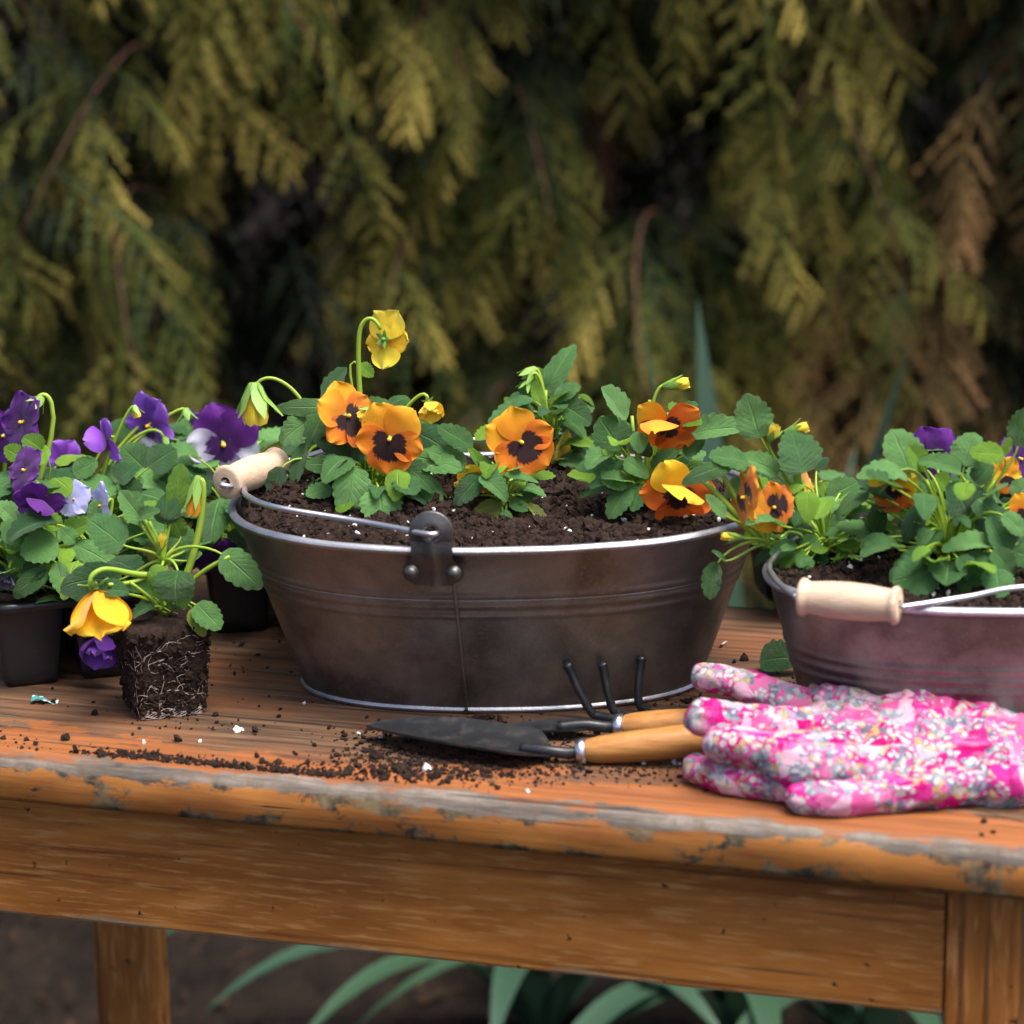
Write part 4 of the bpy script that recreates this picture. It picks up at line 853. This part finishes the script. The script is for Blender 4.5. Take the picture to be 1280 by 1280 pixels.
# ------------------------------------------------------------------ hand tools
def handle_mesh(a, b, r0, prof=None):
    prof = prof or [(0, .62), (.02, .74), (.10, .86), (.3, .98), (.55, 1.02), (.8, 1.08), (.93, 1.0), (.985, .7), (1, .2)]
    m_ = MB(); pts = [a+(b-a)*q for q, _ in prof]; m_.tube(pts, [r0*k for _, k in prof], 20); return m_
def trowel(name, label, tip, neck, hend, wid, dish, flat=.5, hr=.0108):
    base = Vector((neck.x, neck.y, T)); o = thing(name, label, 'trowel', base, 'wooden-handled hand tools')
    ax = (neck-tip); L = ax.length; ax.normalize(); sd = ax.cross(Vector((0, 0, 1))).normalized(); up = sd.cross(ax)
    m_ = MB(); top = []; bot = []
    for i in range(25):
        q = i/24; w = wid*.5*min(1, (1-(1-min(1, q/.62))**2.0)**.75 + .02)
        if q > .86: w *= max(.16, 1-((q-.86)/.14)**1.3*.9)
        P = []; P2 = []
        for j in range(9):
            u = j/4-1; z = dish*(u*u)*(w/(wid*.5)) - .0012 + .004*(1-q)*0
            p = tip + ax*(L*q) + sd*(w*u) + up*(z+.0012); P.append(p-base); P2.append(p-base-up*.0016)
        top.append(P); bot.append(P2)
    m_.grid(top); m_.grid([r_[::-1] for r_ in bot])
    for e in (0, 8): m_.grid([[top[i][e], bot[i][e]] for i in range(25)])
    m_.build('blade', BLACK, o)
    hd = (hend-neck).normalized(); f0 = neck + ax*.020 + Vector((0, 0, .010)) if False else neck + hd*.016
    m_ = MB(); m_.tube([p-base for p in spline([neck-ax*.022+up*.001, neck-ax*.004+up*.002, neck+hd*.010, neck+hd*.022], 4)], [.0040]*13, 10); m_.build('neck', BLACK, o)
    m_ = MB(); m_.tube([neck+hd*.016-base, neck+hd*.0165-base, neck+hd*.0225-base, neck+hd*.0230-base], [hr*.5, hr*.80, hr*.84, hr*.6], 18); m_.build('ferrule', FERR, o)
    handle_mesh(neck+hd*.0225-base, hend-base, hr).build('handle', ASH, o)
    return o
trowel('garden_trowel', 'broad black trowel with honey-coloured handle lying under the glove fingers', un(458, 906, .011), un(690, 943, .006), un(915, 921, .019), .050, .007)
trowel('transplanting_trowel', 'narrow black trowel lying between the broad trowel and the large tub', un(606, 914, .004), un(738, 909, .007), un(930, 904, .014), .022, .003)
# hand cultivator
cb = un(845, 899, .004)
cl = thing('hand_cultivator', 'three-pronged black hand claw leaning its tines against the large tub', 'hand cultivator', (cb.x, cb.y, T), 'wooden-handled hand tools'); cbase = Vector((cb.x, cb.y, T))
for (tx, ty), (bx, by), (mx, my) in (((707, 827), (741, 893), (786, 899)), ((752, 826), (768, 891), (800, 898)), ((802, 818), (799, 884), (822, 896))):
    b_ = un(bx, by, .005); tp = uy(tx, ty, b_.y+.004); mid = uy(bx*.62+tx*.38-2, by*.62+ty*.38, b_.y+.001)
    pts = spline([cb + Vector((.012, 0, .004)), un(mx, my, .004), b_ + Vector((.004, 0, -.001)), b_ + (mid-b_)*.12, mid, b_*.15+tp*.85, tp], 5)
    k = len(pts); rad = [.0031]*k
    for i in range(k):
        q = i/(k-1)
        if q > .80: rad[i] = .0031+.0006*math.sin((q-.8)/.2*math.pi) if q < .90 else .0036*(1-(q-.90)/.10)+.0003
    m_ = MB(); m_.tube([p-cbase for p in pts], rad, 8); m_.build('tine', BLACK, cl)
hd0 = cb + Vector((.010, 0, .004)); hd1 = un(985, 896, .012)
m_ = MB(); m_.tube([hd0-cbase-Vector((.006, 0, 0)), hd0-cbase+(hd1-hd0).normalized()*.02], [.0055, .005], 10); m_.build('neck', BLACK, cl)
d_ = (hd1-hd0).normalized(); m_ = MB(); m_.tube([hd0-cbase+d_*.017, hd0-cbase+d_*.0172, hd0-cbase+d_*.023], [.004, .008, .0084], 16); m_.build('ferrule', FERR, cl)
handle_mesh(hd0-cbase+d_*.023, hd1-cbase, .0102).build('handle', ASH, cl)

# ------------------------------------------------------------------ floral gloves
def m_floral():
    t = NT('floral_cotton'); co = t.coord('Object')
    wob = t.node('VectorMath', operation='ADD'); sc = t.node('VectorMath', operation='SCALE'); t.ln(t.noise(co, 60, 2, col=True), sc.inputs[0]); sc.inputs[3].default_value = .012; t.ln(co, wob.inputs[0]); t.ln(sc.outputs[0], wob.inputs[1]); c2_ = wob.outputs[0]
    big = t.vor(c2_, 58, out='Color'); bd = t.vor(c2_, 58); hs = t.sep(big)[0]
    pink = t.ramp(hs, [(0, (.60, .010, .20)), (.22, (.60, .010, .20)), (.24, (.74, .13, .36)), (.5, (.74, .13, .36)), (.52, (.82, .50, .62)), (.72, (.82, .50, .62)), (.74, (.66, .04, .30)), (.88, (.70, .10, .34)), (.965, (.74, .20, .40))], 'CONSTANT')
    streak = t.noise(t.map(co, (40, 160, 160), rot=(.3, .5, .8)), 1.0, 3); pink = t.mix(t.ramp(streak, [(.52, 0.0), (.7, .4)]), pink, (.86, .62, .70))
    # clusters of small white flowers with yellow centres
    sm = t.vor(c2_, 190, rnd=.9); smc = t.sep(t.vor(c2_, 190, out='Color', rnd=.9))[1]
    msk = t.ramp(t.noise(co, 52, 2), [(.45, 0.0), (.47, 1.0)])
    wh = t.math('MULTIPLY', t.ramp(t.math('ADD', sm, t.math('MULTIPLY', t.noise(co, 260, 2), .35)), [(.56, 1.0), (.61, 0.0)]), msk)
    col = t.mix(t.math('MULTIPLY', msk, t.ramp(smc, [(.45, 0.0), (.5, .85)])), pink, t.ramp(smc, [(.5, (.22, .42, .42)), (.72, (.10, .22, .26)), (.86, (.52, .46, .16))], 'CONSTANT'))
    col = t.mix(wh, col, (.60, .62, .60)); col = t.mix(t.math('MULTIPLY', t.ramp(sm, [(.10, 1.0), (.16, 0.0)]), msk), col, (.72, .58, .12))
    teal = t.ramp(t.vor(t.map(c2_, (1, 1.8, 1), (3.71, 1.33, 2.24), (0, .4, .6)), 75), [(.14, 1.0), (.16, 0.0)]); tm = t.ramp(t.noise(co, 40, 1), [(.52, 0.0), (.56, 1.0)])
    col = t.mix(t.math('MULTIPLY', teal, tm), col, (.06, .33, .33))
    edge = t.ramp(t.vor(c2_, 80, 'DISTANCE_TO_EDGE'), [(.03, .4), (.09, 0.0)]); col = t.mix(t.math('MULTIPLY', edge, t.ramp(t.noise(co, 50, 2), [(.42, 0.0), (.6, 1.0)])), col, (.10, .06, .16)); col = t.mix(1.0, col, (.66, .60, .63), 'MULTIPLY')
    t.set(col, .9, spec=.08); wv = t.noise(t.map(co, (1, 1, 1)), 900, 2); t.bump(t.math('ADD', wv, t.math('MULTIPLY', t.noise(co, 120, 3), 2.0)), .3, .001); return t.m
FLORAL = m_floral()
def gy(x, y, back=0.0, k=.00062):            # depth on the sloping heap of gloves
    yb_ = 1000 + (x-1000)*.0; base_ = un(x, yb_, 0); return base_.y + (yb_-y)*k + back
def gp(x, y, back=0.0, k=.00062): return uy(x, y, gy(x, y, back, k))
IV, IF = None, None
def blob_mesh(spheres, vox, smooth_it, wr, seed_):
    V = []; Fs = []; n_ = 0
    tv, tf = ICO
    # one level finer sphere
    ed = {}; vv = [tuple(v) for v in tv]; ff = []
    def midp(a, b):
        key = (min(a, b), max(a, b))
        if key not in ed:
            m = (np.array(vv[a])+np.array(vv[b]))/2; m /= np.linalg.norm(m); ed[key] = len(vv); vv.append(tuple(m))
        return ed[key]
    for a, b, c in tf: ab, bc, ca = midp(a, b), midp(b, c), midp(c, a); ff += [(a, ab, ca), (ab, b, bc), (ca, bc, c), (ab, bc, ca)]
    vv = np.array(vv); ff = np.array(ff)
    Vs = np.concatenate([vv*r_ + np.array(p) for p, r_ in spheres]); Fa = np.concatenate([ff+i*len(vv) for i in range(len(spheres))])
    tmp = obj('glove_form', mesh(Vs, Fa, FLORAL)); m_ = tmp.modifiers.new('r', 'REMESH'); m_.mode = 'VOXEL'; m_.voxel_size = vox
    s_ = tmp.modifiers.new('s', 'SMOOTH'); s_.factor = .5; s_.iterations = smooth_it
    me = bpy.data.meshes.new_from_object(tmp.evaluated_get(bpy.context.evaluated_depsgraph_get())); bpy.data.objects.remove(tmp)
    k = len(me.vertices); co = np.empty(k*3); me.vertices.foreach_get('co', co); co = co.reshape(-1, 3); nr = np.empty(k*3); me.vertices.foreach_get('normal', nr); nr = nr.reshape(-1, 3)
    d = np.array([noise.noise(Vector((p[0]*38+seed_, p[1]*38, p[2]*70)))*wr + noise.ridged_multi_fractal(Vector((p[0]*38, p[1]*70, p[2]*80+seed_)), .9, 2.1, 2, .9, 2)*wr*.8 for p in co])
    me.vertices.foreach_set('co', (co+nr*d[:, None]).ravel()); me.polygons.foreach_set('use_smooth', [True]*len(me.polygons)); me.update(); return me
def chain(pts, rads, n_=10):
    out = []; P = spline(pts, n_); k = len(P)
    for i, p in enumerate(P):
        q = i/(k-1)*(len(rads)-1); a = int(min(q, len(rads)-2)); out.append((p, rads[a]+(rads[a+1]-rads[a])*(q-a)))
    return out
def glove(label, spheres, seed_, cuff, fingers):
    c = min((p for p, _ in spheres), key=lambda p: p.z); me0 = [(Vector(p), r_) for p, r_ in spheres]
    ctr = sum((p for p, _ in me0), Vector())/len(me0); base = Vector((ctr.x, ctr.y, T))
    o = thing('gardening_glove', label, 'glove', base, 'floral gardening gloves')
    obj('palm', blob_mesh([(p-base, r_) for p, r_ in me0], .0020, 2, .0042, seed_), o)
    for k_, (fn, ch) in enumerate(fingers): obj(fn, blob_mesh([(p-base, r_) for p, r_ in ch], .0019, 2, .0024, seed_+k_*2.3), o)
    a, ax, e2, rr1, rr2 = cuff; m_ = MB(); P = []
    for q, s_ in ((-.004, .90), (.0, 1.0), (.01, 1.03), (.03, 1.06), (.05, 1.10), (.052, 1.02), (.045, .96), (.0, .9)):
        P.append([a-base + ax*q + e2*(rr1*s_*math.cos(2*math.pi*j/40)) + ax.cross(e2).normalized()*(rr2*s_*math.sin(2*math.pi*j/40)*(1+.12*math.sin(j*1.9))) for j in range(40)])
    m_.grid(P, closed=True); m_.build('cuff', FLORAL, o)
    return o
sp = []; fg = []
# upper glove: four fingers, a folded thumb and the palm
fg.append(('finger', chain([gp(880, 845, .008), gp(925, 856, .006), gp(985, 878, .002), gp(1060, 898)], [.0086, .0105, .0112, .0115])))
fg.append(('finger', chain([gp(878, 896, -.030), gp(935, 903, -.026), gp(1010, 910, -.014), gp(1100, 915)], [.0112, .0122, .0125, .0125])))
fg.append(('finger', chain([gp(902, 928, -.034), gp(950, 938, -.032), gp(1030, 940, -.020), gp(1110, 935)], [.0115, .0125, .0128, .013])))
fg.append(('finger', chain([gp(974, 948, -.038), gp(1030, 960, -.034), gp(1100, 960, -.022), gp(1170, 950)], [.0128, .0138, .0138, .0135])))
for i in range(13):
    for j in range(7):
        x = 1035+24*i; top = 868+max(0, (x-1150))*.30; botm = 978-max(0, x-1120)*.02; y = top+14+(botm-top-18)*j/6
        sp.append((gp(x, y, -.006), .0115 + .0060*math.sin(i*.28)*math.sin((j+.5)/7*math.pi) + .0012*math.sin(i*1.7+j*2.1)))
fg.append(('thumb', chain([gp(1004, 878, .004), gp(1024, 861, .010), gp(1060, 860, .010), gp(1120, 876, .004)], [.0048, .0050, .0060, .0105])))
e1 = (gp(1320, 940)-gp(1200, 935)).normalized(); e2v = (gp(1300, 915)-gp(1300, 965)).normalized()
glove('pink floral gardening glove on top of its pair, fingers over the trowel handle', sp, 1.0, (gp(1318, 948, -.006), e1, e2v, .036, .018), fg)
sp = []; fg = []
def lp(x, y, z): return un(x, y, z)
fg.append(('finger', chain([lp(874, 960, .0105), lp(920, 973, .0105), lp(990, 982, .0115), lp(1060, 983, .013)], [.0096, .0108, .0110, .011])))
fg.append(('finger', chain([lp(1002, 998, .0100), lp(1050, 1000, .0100), lp(1110, 994, .0105), lp(1170, 988, .012)], [.0094, .0102, .0104, .0104])))
fg.append(('finger', chain([lp(900, 948, .011), lp(950, 960, .011), lp(1020, 970, .0115), lp(1080, 973, .012)], [.0085, .0105, .0108, .0115])))
fg.append(('finger', chain([lp(930, 940, .010), lp(970, 947, .010), lp(1040, 955, .011), lp(1090, 960, .012)], [.0085, .0100, .0102, .0105])))
for i in range(11):
    for j in range(5):
        x = 1070+25*i; y = 984-j*13; sp.append((lp(x, y, .0118), .0112+.001*math.sin(i*1.9+j)))
fg.append(('thumb', chain([lp(1090, 930, .011), lp(1060, 918, .010), lp(1020, 915, .010), lp(985, 912, .010)], [.0105, .0098, .0095, .0085])))
glove('pink floral gardening glove underneath, flat on the table front edge', sp, 5.0, (lp(1335, 966, .014), (lp(1330, 965, .014)-lp(1200, 962, .014)).normalized(), Vector((.2, 1, 0)).normalized(), .034, .0115), fg)

# ------------------------------------------------------------------ bits on the table
lf = un(978, 836, .0015); lo_ = thing('fallen_leaf', 'single dark green leaf lying on the table against the smaller tub', 'leaf', lf)
x_, y_, z_ = frame(Vector((.8, -.35, .25)), Vector((-.2, -.7, .75))); me = leaf_mesh(9, LEAFD, .45, .5, .08, .2)
M_ = Matrix((x_*.027, y_*.026, z_*.024)).transposed().to_4x4(); M_.translation = Vector((-.012, 0, .007)); obj('blade', me, lo_, M_)
t = NT('label_scrap'); t.set(t.ramp(t.noise(t.coord('Object'), 170, 1), [(.48, (.05, .26, .24)), (.52, (.75, .76, .74))], 'CONSTANT'), .5); SCRAP = t.m
sc_ = un(56, 876, .0012); m_ = MB(); P = []
for i in range(9):
    q = i/8; P.append([Vector(((q-.5)*.019, (j-.5)*.010*(1-.8*abs(q-.45)**1.4)*(1+.35*math.sin(i*2.1+j)), .0008+.0022*math.sin(q*5+j))) for j in (0, .5, 1)])
m_.grid(P); m_.grid([[p-Vector((0, 0, .0003)) for p in r_][::-1] for r_ in P]); so_ = m_.build('label_scrap', SCRAP); so_.location = sc_; tag(so_, 'torn scrap of teal and white plant label on the table', 'scrap')
# spilled soil on the table
def clump(cx, cy, sx, sy, n_, smin=.0006, smax=.0022):
    out = []
    for i in range(n_):
        p = un(cx+random.gauss(0, sx), cy+random.gauss(0, sy), 0); l = tloc(p)
        if l.y < .013 or l.y > TDEP-.01: continue
        s_ = min(smax, smin*math.exp(random.gauss(.35, .5))); out.append((p.x, p.y, T+s_*.45, s_))
    return out
S = []
for i in range(30): q = i/29; S += clump(120+300*q, 942+30*q+random.gauss(0, 2), 16, 3.0, 34)
S += clump(500, 955, 55, 10, 420); S += clump(560, 968, 70, 7, 380); S += clump(640, 955, 60, 12, 330); S += clump(800, 965, 50, 8, 160); S += clump(590, 905, 40, 5, 120); S += clump(480, 925, 40, 8, 120)
S += clump(690, 925, 40, 8, 140); S += clump(420, 965, 30, 6, 120); S += clump(20, 930, 40, 8, 40); S += clump(1030, 850, 30, 6, 40); S += clump(960, 860, 30, 8, 40); S += clump(850, 880, 30, 6, 60); S += clump(300, 830, 60, 20, 50); S += clump(230, 905, 40, 5, 40)
for i in range(230): S += clump(random.uniform(0, 1280), random.uniform(790, 1050), 3, 2, 1, .0009, .003)
for x, y, s_ in ((318, 915, .0042), (222, 926, .0034), (94, 940, .0032), (82, 925, .0034), (600, 900, .004), (612, 899, .003), (588, 903, .003), (255, 845, .0036), (270, 895, .0026), (1000, 850, .003), (470, 948, .004), (500, 965, .0042), (545, 972, .004)):
    p = un(x, y, 0); S.append((p.x, p.y, T+s_*.5, s_))
S = np.array(S); s0 = Vector((0, -.2, T)); sp_ = obj('spilled_soil', scatter_mesh(*ICO, S[:, :3]-np.array(s0), S[:, 3], SOIL)); sp_.location = s0
tag(sp_, 'crumbs of dark potting soil spilled across the table top', 'spilled soil', kind='stuff')
W_ = []
for x, y, s_ in ((297, 914, .0026), (302, 913, .0018), (293, 913, .0016), (533, 964, .0030), (569, 909, .0019), (476, 923, .0016), (690, 918, .0017), (805, 956, .0018), (843, 954, .0024), (850, 956, .0016), (250, 928, .0016), (180, 930, .0016), (1266, 1080, .0), (448, 918, .0014), (905, 806, .0026), (380, 880, .0012), (660, 990, .0012)):
    if s_ > 0: p = un(x, y, 0); W_.append((p.x, p.y, T+s_*.5, s_))
W_ = np.array(W_); pw_ = obj('perlite_grains', scatter_mesh(*ICO, W_[:, :3]-np.array(s0), W_[:, 3], PERL)); pw_.location = s0
tag(pw_, 'white perlite grains scattered on the table top', 'perlite', kind='stuff')

# ------------------------------------------------------------------ strap-leaved plants behind and under the table
def m_strap():
    t = NT('strap_leaf'); ux, uyy, _ = t.sep(t.coord('UV')); st = t.noise(t.map(t.coord('UV'), (30, .6, 1)), 1.0, 3)
    col = t.mix(t.ramp(st, [(.35, 0.0), (.7, 1.0)]), (.018, .046, .030), (.046, .094, .058)); col = t.mix(t.math('MULTIPLY', t.rand(), .5), col, (.03, .07, .028))
    t.set(col, .42, spec=.45); t.translucent(col, .15); return t.m
STRAP = m_strap()
def strap_plant(label, base, leaves, seed_):
    o = thing('strap_leaved_plant', label, 'plant', base, 'strap-leaved plants behind the table'); r_ = random.Random(seed_)
    for az, L, lean, droop, w in leaves:
        d = Vector((math.cos(R(az)), math.sin(R(az)), 0)); sd = Vector((-d.y, d.x, 0)); P = []; UVs = []; p = d*.015+Vector((0, 0, -.006)); ang = R(90-lean); n_ = 14
        for i in range(n_+1):
            q = i/n_; ww = w*.5*min(1, .55+q*2)*(1-max(0, (q-.35)/.65)**1.8)+.0006
            nr = d*(-math.sin(ang))+Vector((0, 0, math.cos(ang)))
            P.append([p-sd*ww+nr*(ww*.25), p, p+sd*ww+nr*(ww*.25)]); UVs += [(0, q), (.5, q), (1, q)]
            p = p + (d*math.cos(ang)+Vector((0, 0, math.sin(ang))))*(L/n_); ang -= R(droop)/n_
        m_ = MB(); m_.grid(P, uv=UVs); m_.build('leaf', STRAP, o)
def sb(px, py, Y): p = uy(px, py, Y); return p
def gpt(px, Y): p = uy(px, 900, Y); return (p.x, Y, 0)
rs = random.Random(3)
strap_plant('tall bluish-green strap-leaved clump rising between the two tubs', gpt(930, .84), [(110, .84, 3, 10, .062), (20, .81, 7, 12, .055), (170, .86, 3, 8, .062), (60, .70, 10, 30, .05), (200, .52, 24, 110, .046), (235, .5, 26, 110, .046), (270, .48, 22, 100, .046), (310, .5, 24, 100, .046), (350, .6, 18, 50, .046), (140, .66, 12, 40, .04)], 1)
strap_plant('low strap-leaved clump under the table beside the front leg', gpt(1090, .80), [(180, .50, 20, 110, .046), (210, .46, 24, 110, .046), (240, .46, 22, 100, .046), (275, .44, 22, 90, .046), (90, .5, 12, 60, .046), (30, .5, 16, 60, .046), (330, .46, 22, 90, .046)], 2)
strap_plant('low arching strap-leaved clump under the middle of the table', gpt(670, .90), [(188, .56, 24, 112, .050), (206, .46, 24, 105, .046), (228, .44, 22, 105, .046), (262, .44, 20, 100, .046), (300, .44, 22, 100, .046), (340, .5, 22, 100, .046), (20, .5, 30, 90, .04), (120, .5, 20, 90, .04)], 4)

# ------------------------------------------------------------------ conifers
def m_frond(name, inner, mid, tip, brown):
    t = NT(name); ux, v, _ = t.sep(t.coord('UV')); r_ = t.rand()
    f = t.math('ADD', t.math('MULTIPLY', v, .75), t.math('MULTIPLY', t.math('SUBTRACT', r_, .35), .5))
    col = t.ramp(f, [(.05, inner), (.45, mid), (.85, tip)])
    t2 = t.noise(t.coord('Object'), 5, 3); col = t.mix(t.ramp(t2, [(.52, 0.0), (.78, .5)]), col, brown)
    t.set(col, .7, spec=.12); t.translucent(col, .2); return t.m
FR_G = m_frond('golden_cypress', (.011, .024, .006), (.075, .084, .016), (.44, .345, .082), (.30, .20, .05))
FR_B = m_frond('browning_cypress', (.035, .035, .014), (.15, .10, .034), (.38, .22, .09), (.26, .11, .045))
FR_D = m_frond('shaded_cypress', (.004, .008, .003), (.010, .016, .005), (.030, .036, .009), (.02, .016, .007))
def frond_mesh(seed_, mat, N=9, lobes=4):
    r_ = random.Random(seed_); V = []; Fs = []; UV = []
    def axis(s_): return Vector((.10*math.sin(s_*2.2+seed_)*s_, s_*(1-.12*s_), .10*s_-.46*s_*s_))
    def blade(p, d, nrm, L, w, v0, v1):
        sd = d.cross(nrm).normalized(); b = len(V)
        for q, ww in ((0, .45), (.45, 1.0), (1, .06)):
            c = p+d*(L*q)+nrm*(-.16*L*q*q)
            V.extend([c-sd*(w*ww), c+sd*(w*ww)]); UV.extend([(0, v0+(v1-v0)*q), (1, v0+(v1-v0)*q)])
        Fs.extend([(b, b+1, b+3, b+2), (b+2, b+3, b+5, b+4)])
    for k in range(10):
        s0_, s1_ = k/10, (k+1)/10; a, c = axis(s0_), axis(s1_); blade(a, (c-a).normalized(), Vector((0, 0, 1)), (c-a).length*1.15, .014*(1-s0_*.6), s0_*.5, s1_*.5+.1)
    for k in range(N):
        s_ = .10+.88*k/N; p = axis(s_); tg = (axis(s_+.02)-axis(s_-.02)).normalized()
        for side in (-1, 1):
            if r_.random() < .10: continue
            L = (.11+.40*(1-s_)**.8*min(1, s_*5))*r_.uniform(.5, 1.25); sd = Vector((side, 0, 0))
            d = (tg*r_.uniform(.5, 1.1)+sd*r_.uniform(.6, .9)+Vector((0, 0, -.18-r_.uniform(0, .55)))).normalized(); nrm = Vector((side*.15, .2, 1)).normalized(); nrm = (nrm-d*nrm.dot(d)).normalized()
            blade(p, d, nrm, L, .012, s_*.5, .8*s_+.35); sd2 = d.cross(nrm)
            nl = lobes if L > .2 else max(2, lobes-1)
            for l in range(1, nl+1):
                q = l/(nl+1)
                for s2 in (-1, 1):
                    d2 = (d*.8+sd2*(.62*s2)+Vector((0, 0, -.12))).normalized(); n2_ = (nrm-d2*nrm.dot(d2)).normalized()
                    blade(p+d*(L*q)+nrm*(-.16*L*q*q), d2, n2_, L*.12*(1-q*.5)+.013, .008, .3+.4*s_, .55+.5*s_)
    return mesh(V, Fs, mat, False, UV), np.array(V), Fs, UV
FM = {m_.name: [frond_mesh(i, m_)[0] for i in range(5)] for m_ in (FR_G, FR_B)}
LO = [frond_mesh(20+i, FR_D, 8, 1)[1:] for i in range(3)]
t = NT('conifer_bark'); t.set(t.mix(t.noise(t.map(t.coord('Object'), (30, 30, 6)), 1.0, 4), (.05, .026, .017), (.16, .075, .045)), .85, spec=.2); BARK = t.m
def conifer(label, x, y, height, mat, nl, seed_, amin=-172, amax=-8, tw=.035, reach=(.50, .86), zr=(.12, 1.75), size=(.14, .28)):
    o = thing('conifer_tree', label, 'conifer', (x, y, 0), 'conifers behind the table'); r_ = random.Random(seed_)
    m_ = MB(); m_.tube([Vector((math.sin(k*1.3+seed_)*.01, math.cos(k*1.7)*.01, height*k/10-.02)) for k in range(11)], [tw*(1.15-.95*k/10) for k in range(11)], 12); m_.build('trunk', BARK, o)
    cnt = 0; inner = []
    for i in range(nl):
        z0 = zr[0]+(zr[1]-zr[0])*((i+r_.random())/nl); az = R(r_.uniform(amin, amax)); d = Vector((math.cos(az), math.sin(az), 0)); sd = Vector((-d.y, d.x, 0)); Lm = r_.uniform(*reach)*(1.05-.22*z0/1.8)
        rise = r_.uniform(.10, .30); P = [Vector((0, 0, z0))+d*(Lm*q)+Vector((0, 0, rise*math.sin(q*2.0)-.26*q*q*q))+sd*(.09*math.sin(q*3+i)) for q in [k/10 for k in range(11)]]
        m_ = MB(); m_.tube(P, [.0055*(1.1-q/10) for q in range(11)], 6); m_.build('limb', BARK, o)
        spots = [(1.0, 0)]+[(q, s_) for q in (.42, .55, .67, .78, .89) for s_ in (-1, 1)]
        for q, s_ in spots:
            if cnt >= 295: break
            k = min(9, int(q*10)); p = P[k]+(P[k+1]-P[k])*(q*10-k) if q < 1 else P[10]; tg = (P[min(10, k+1)]-P[k]).normalized() if q < 1 else (P[10]-P[9]).normalized()
            dr = (tg*r_.uniform(.4, .9)+sd*(s_*r_.uniform(.4, .9))+Vector((0, 0, r_.uniform(-.7, .05)))).normalized()
            xx, yy, zz = frame(dr, Vector((r_.uniform(-.25, .25), -.35, 1))); L = r_.uniform(*size)*(1.12-.25*q*0)
            M_ = Matrix((xx*L*r_.uniform(.85, 1.15), yy*L, zz*L)).transposed().to_4x4(); M_.translation = p
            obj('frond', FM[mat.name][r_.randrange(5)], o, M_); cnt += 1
        for q in (.12, .25, .38, .5, .6, .7):
            for k2 in range(2): inner.append((P[int(q*10)], (d*r_.uniform(-.2, .6)+sd*r_.uniform(-1, 1)+Vector((0, 0, r_.uniform(-.7, .3)))).normalized(), r_.uniform(.18, .32)))
    # shaded inner and upper foliage, beyond counting
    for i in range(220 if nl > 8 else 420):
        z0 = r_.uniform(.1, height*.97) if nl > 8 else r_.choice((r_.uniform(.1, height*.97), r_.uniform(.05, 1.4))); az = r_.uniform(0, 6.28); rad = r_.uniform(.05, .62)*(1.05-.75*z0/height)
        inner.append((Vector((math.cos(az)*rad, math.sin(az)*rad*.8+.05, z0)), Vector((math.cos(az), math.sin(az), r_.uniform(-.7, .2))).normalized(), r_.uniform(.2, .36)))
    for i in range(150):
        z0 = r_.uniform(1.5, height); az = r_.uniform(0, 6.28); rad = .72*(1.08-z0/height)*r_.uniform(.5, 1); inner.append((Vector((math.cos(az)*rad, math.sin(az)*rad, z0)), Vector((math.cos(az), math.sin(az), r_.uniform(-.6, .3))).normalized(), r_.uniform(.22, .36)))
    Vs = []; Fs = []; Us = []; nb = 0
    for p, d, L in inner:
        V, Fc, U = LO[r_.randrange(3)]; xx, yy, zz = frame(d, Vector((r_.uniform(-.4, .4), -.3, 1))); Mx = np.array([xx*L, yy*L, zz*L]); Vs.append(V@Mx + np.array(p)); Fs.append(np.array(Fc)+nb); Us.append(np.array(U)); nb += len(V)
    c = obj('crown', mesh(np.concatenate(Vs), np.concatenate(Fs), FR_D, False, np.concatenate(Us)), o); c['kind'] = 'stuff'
conifer('golden-green conifer behind the cell packs of violet pansies', -.98, 2.02, 2.7, FR_G, 25, 1)
conifer('golden-green conifer with drooping sprays behind the tall nodding yellow flower', -.42, 1.98, 2.9, FR_G, 26, 2)
conifer('golden-green conifer behind the upright toothed pansy leaf', .13, 2.06, 3.0, FR_G, 26, 3)
conifer('olive conifer standing between the golden conifers and the browning one', .55, 2.22, 2.9, FR_G, 24, 4)
conifer('browning conifer with bare reddish branches behind the smaller tub', .98, 1.88, 2.6, FR_B, 22, 5, amin=-190, amax=-60)
conifer('golden-green conifer at the far end of the row, past the browning one', 1.5, 2.1, 2.8, FR_G, 18, 6)
conifer('golden-green conifer at the near end of the row, beyond the cell packs', -1.62, 2.0, 2.8, FR_G, 20, 7)
# screen of further conifers behind the row
for i, x in enumerate((-1.3, -.72, -.15, .36, .86, 1.35)): conifer('dark shaded conifer of the rear row, deep '+('behind the packs of violet pansies', 'behind the pale round grip', 'behind the front-facing blotched flower', 'behind the leaning pansy', 'behind the pansy flopping between the tubs', 'behind the browning conifer')[i], x, 2.75+.1*(i % 2), 3.0, FR_G, 4, 40+i, zr=(.6, 1.6))
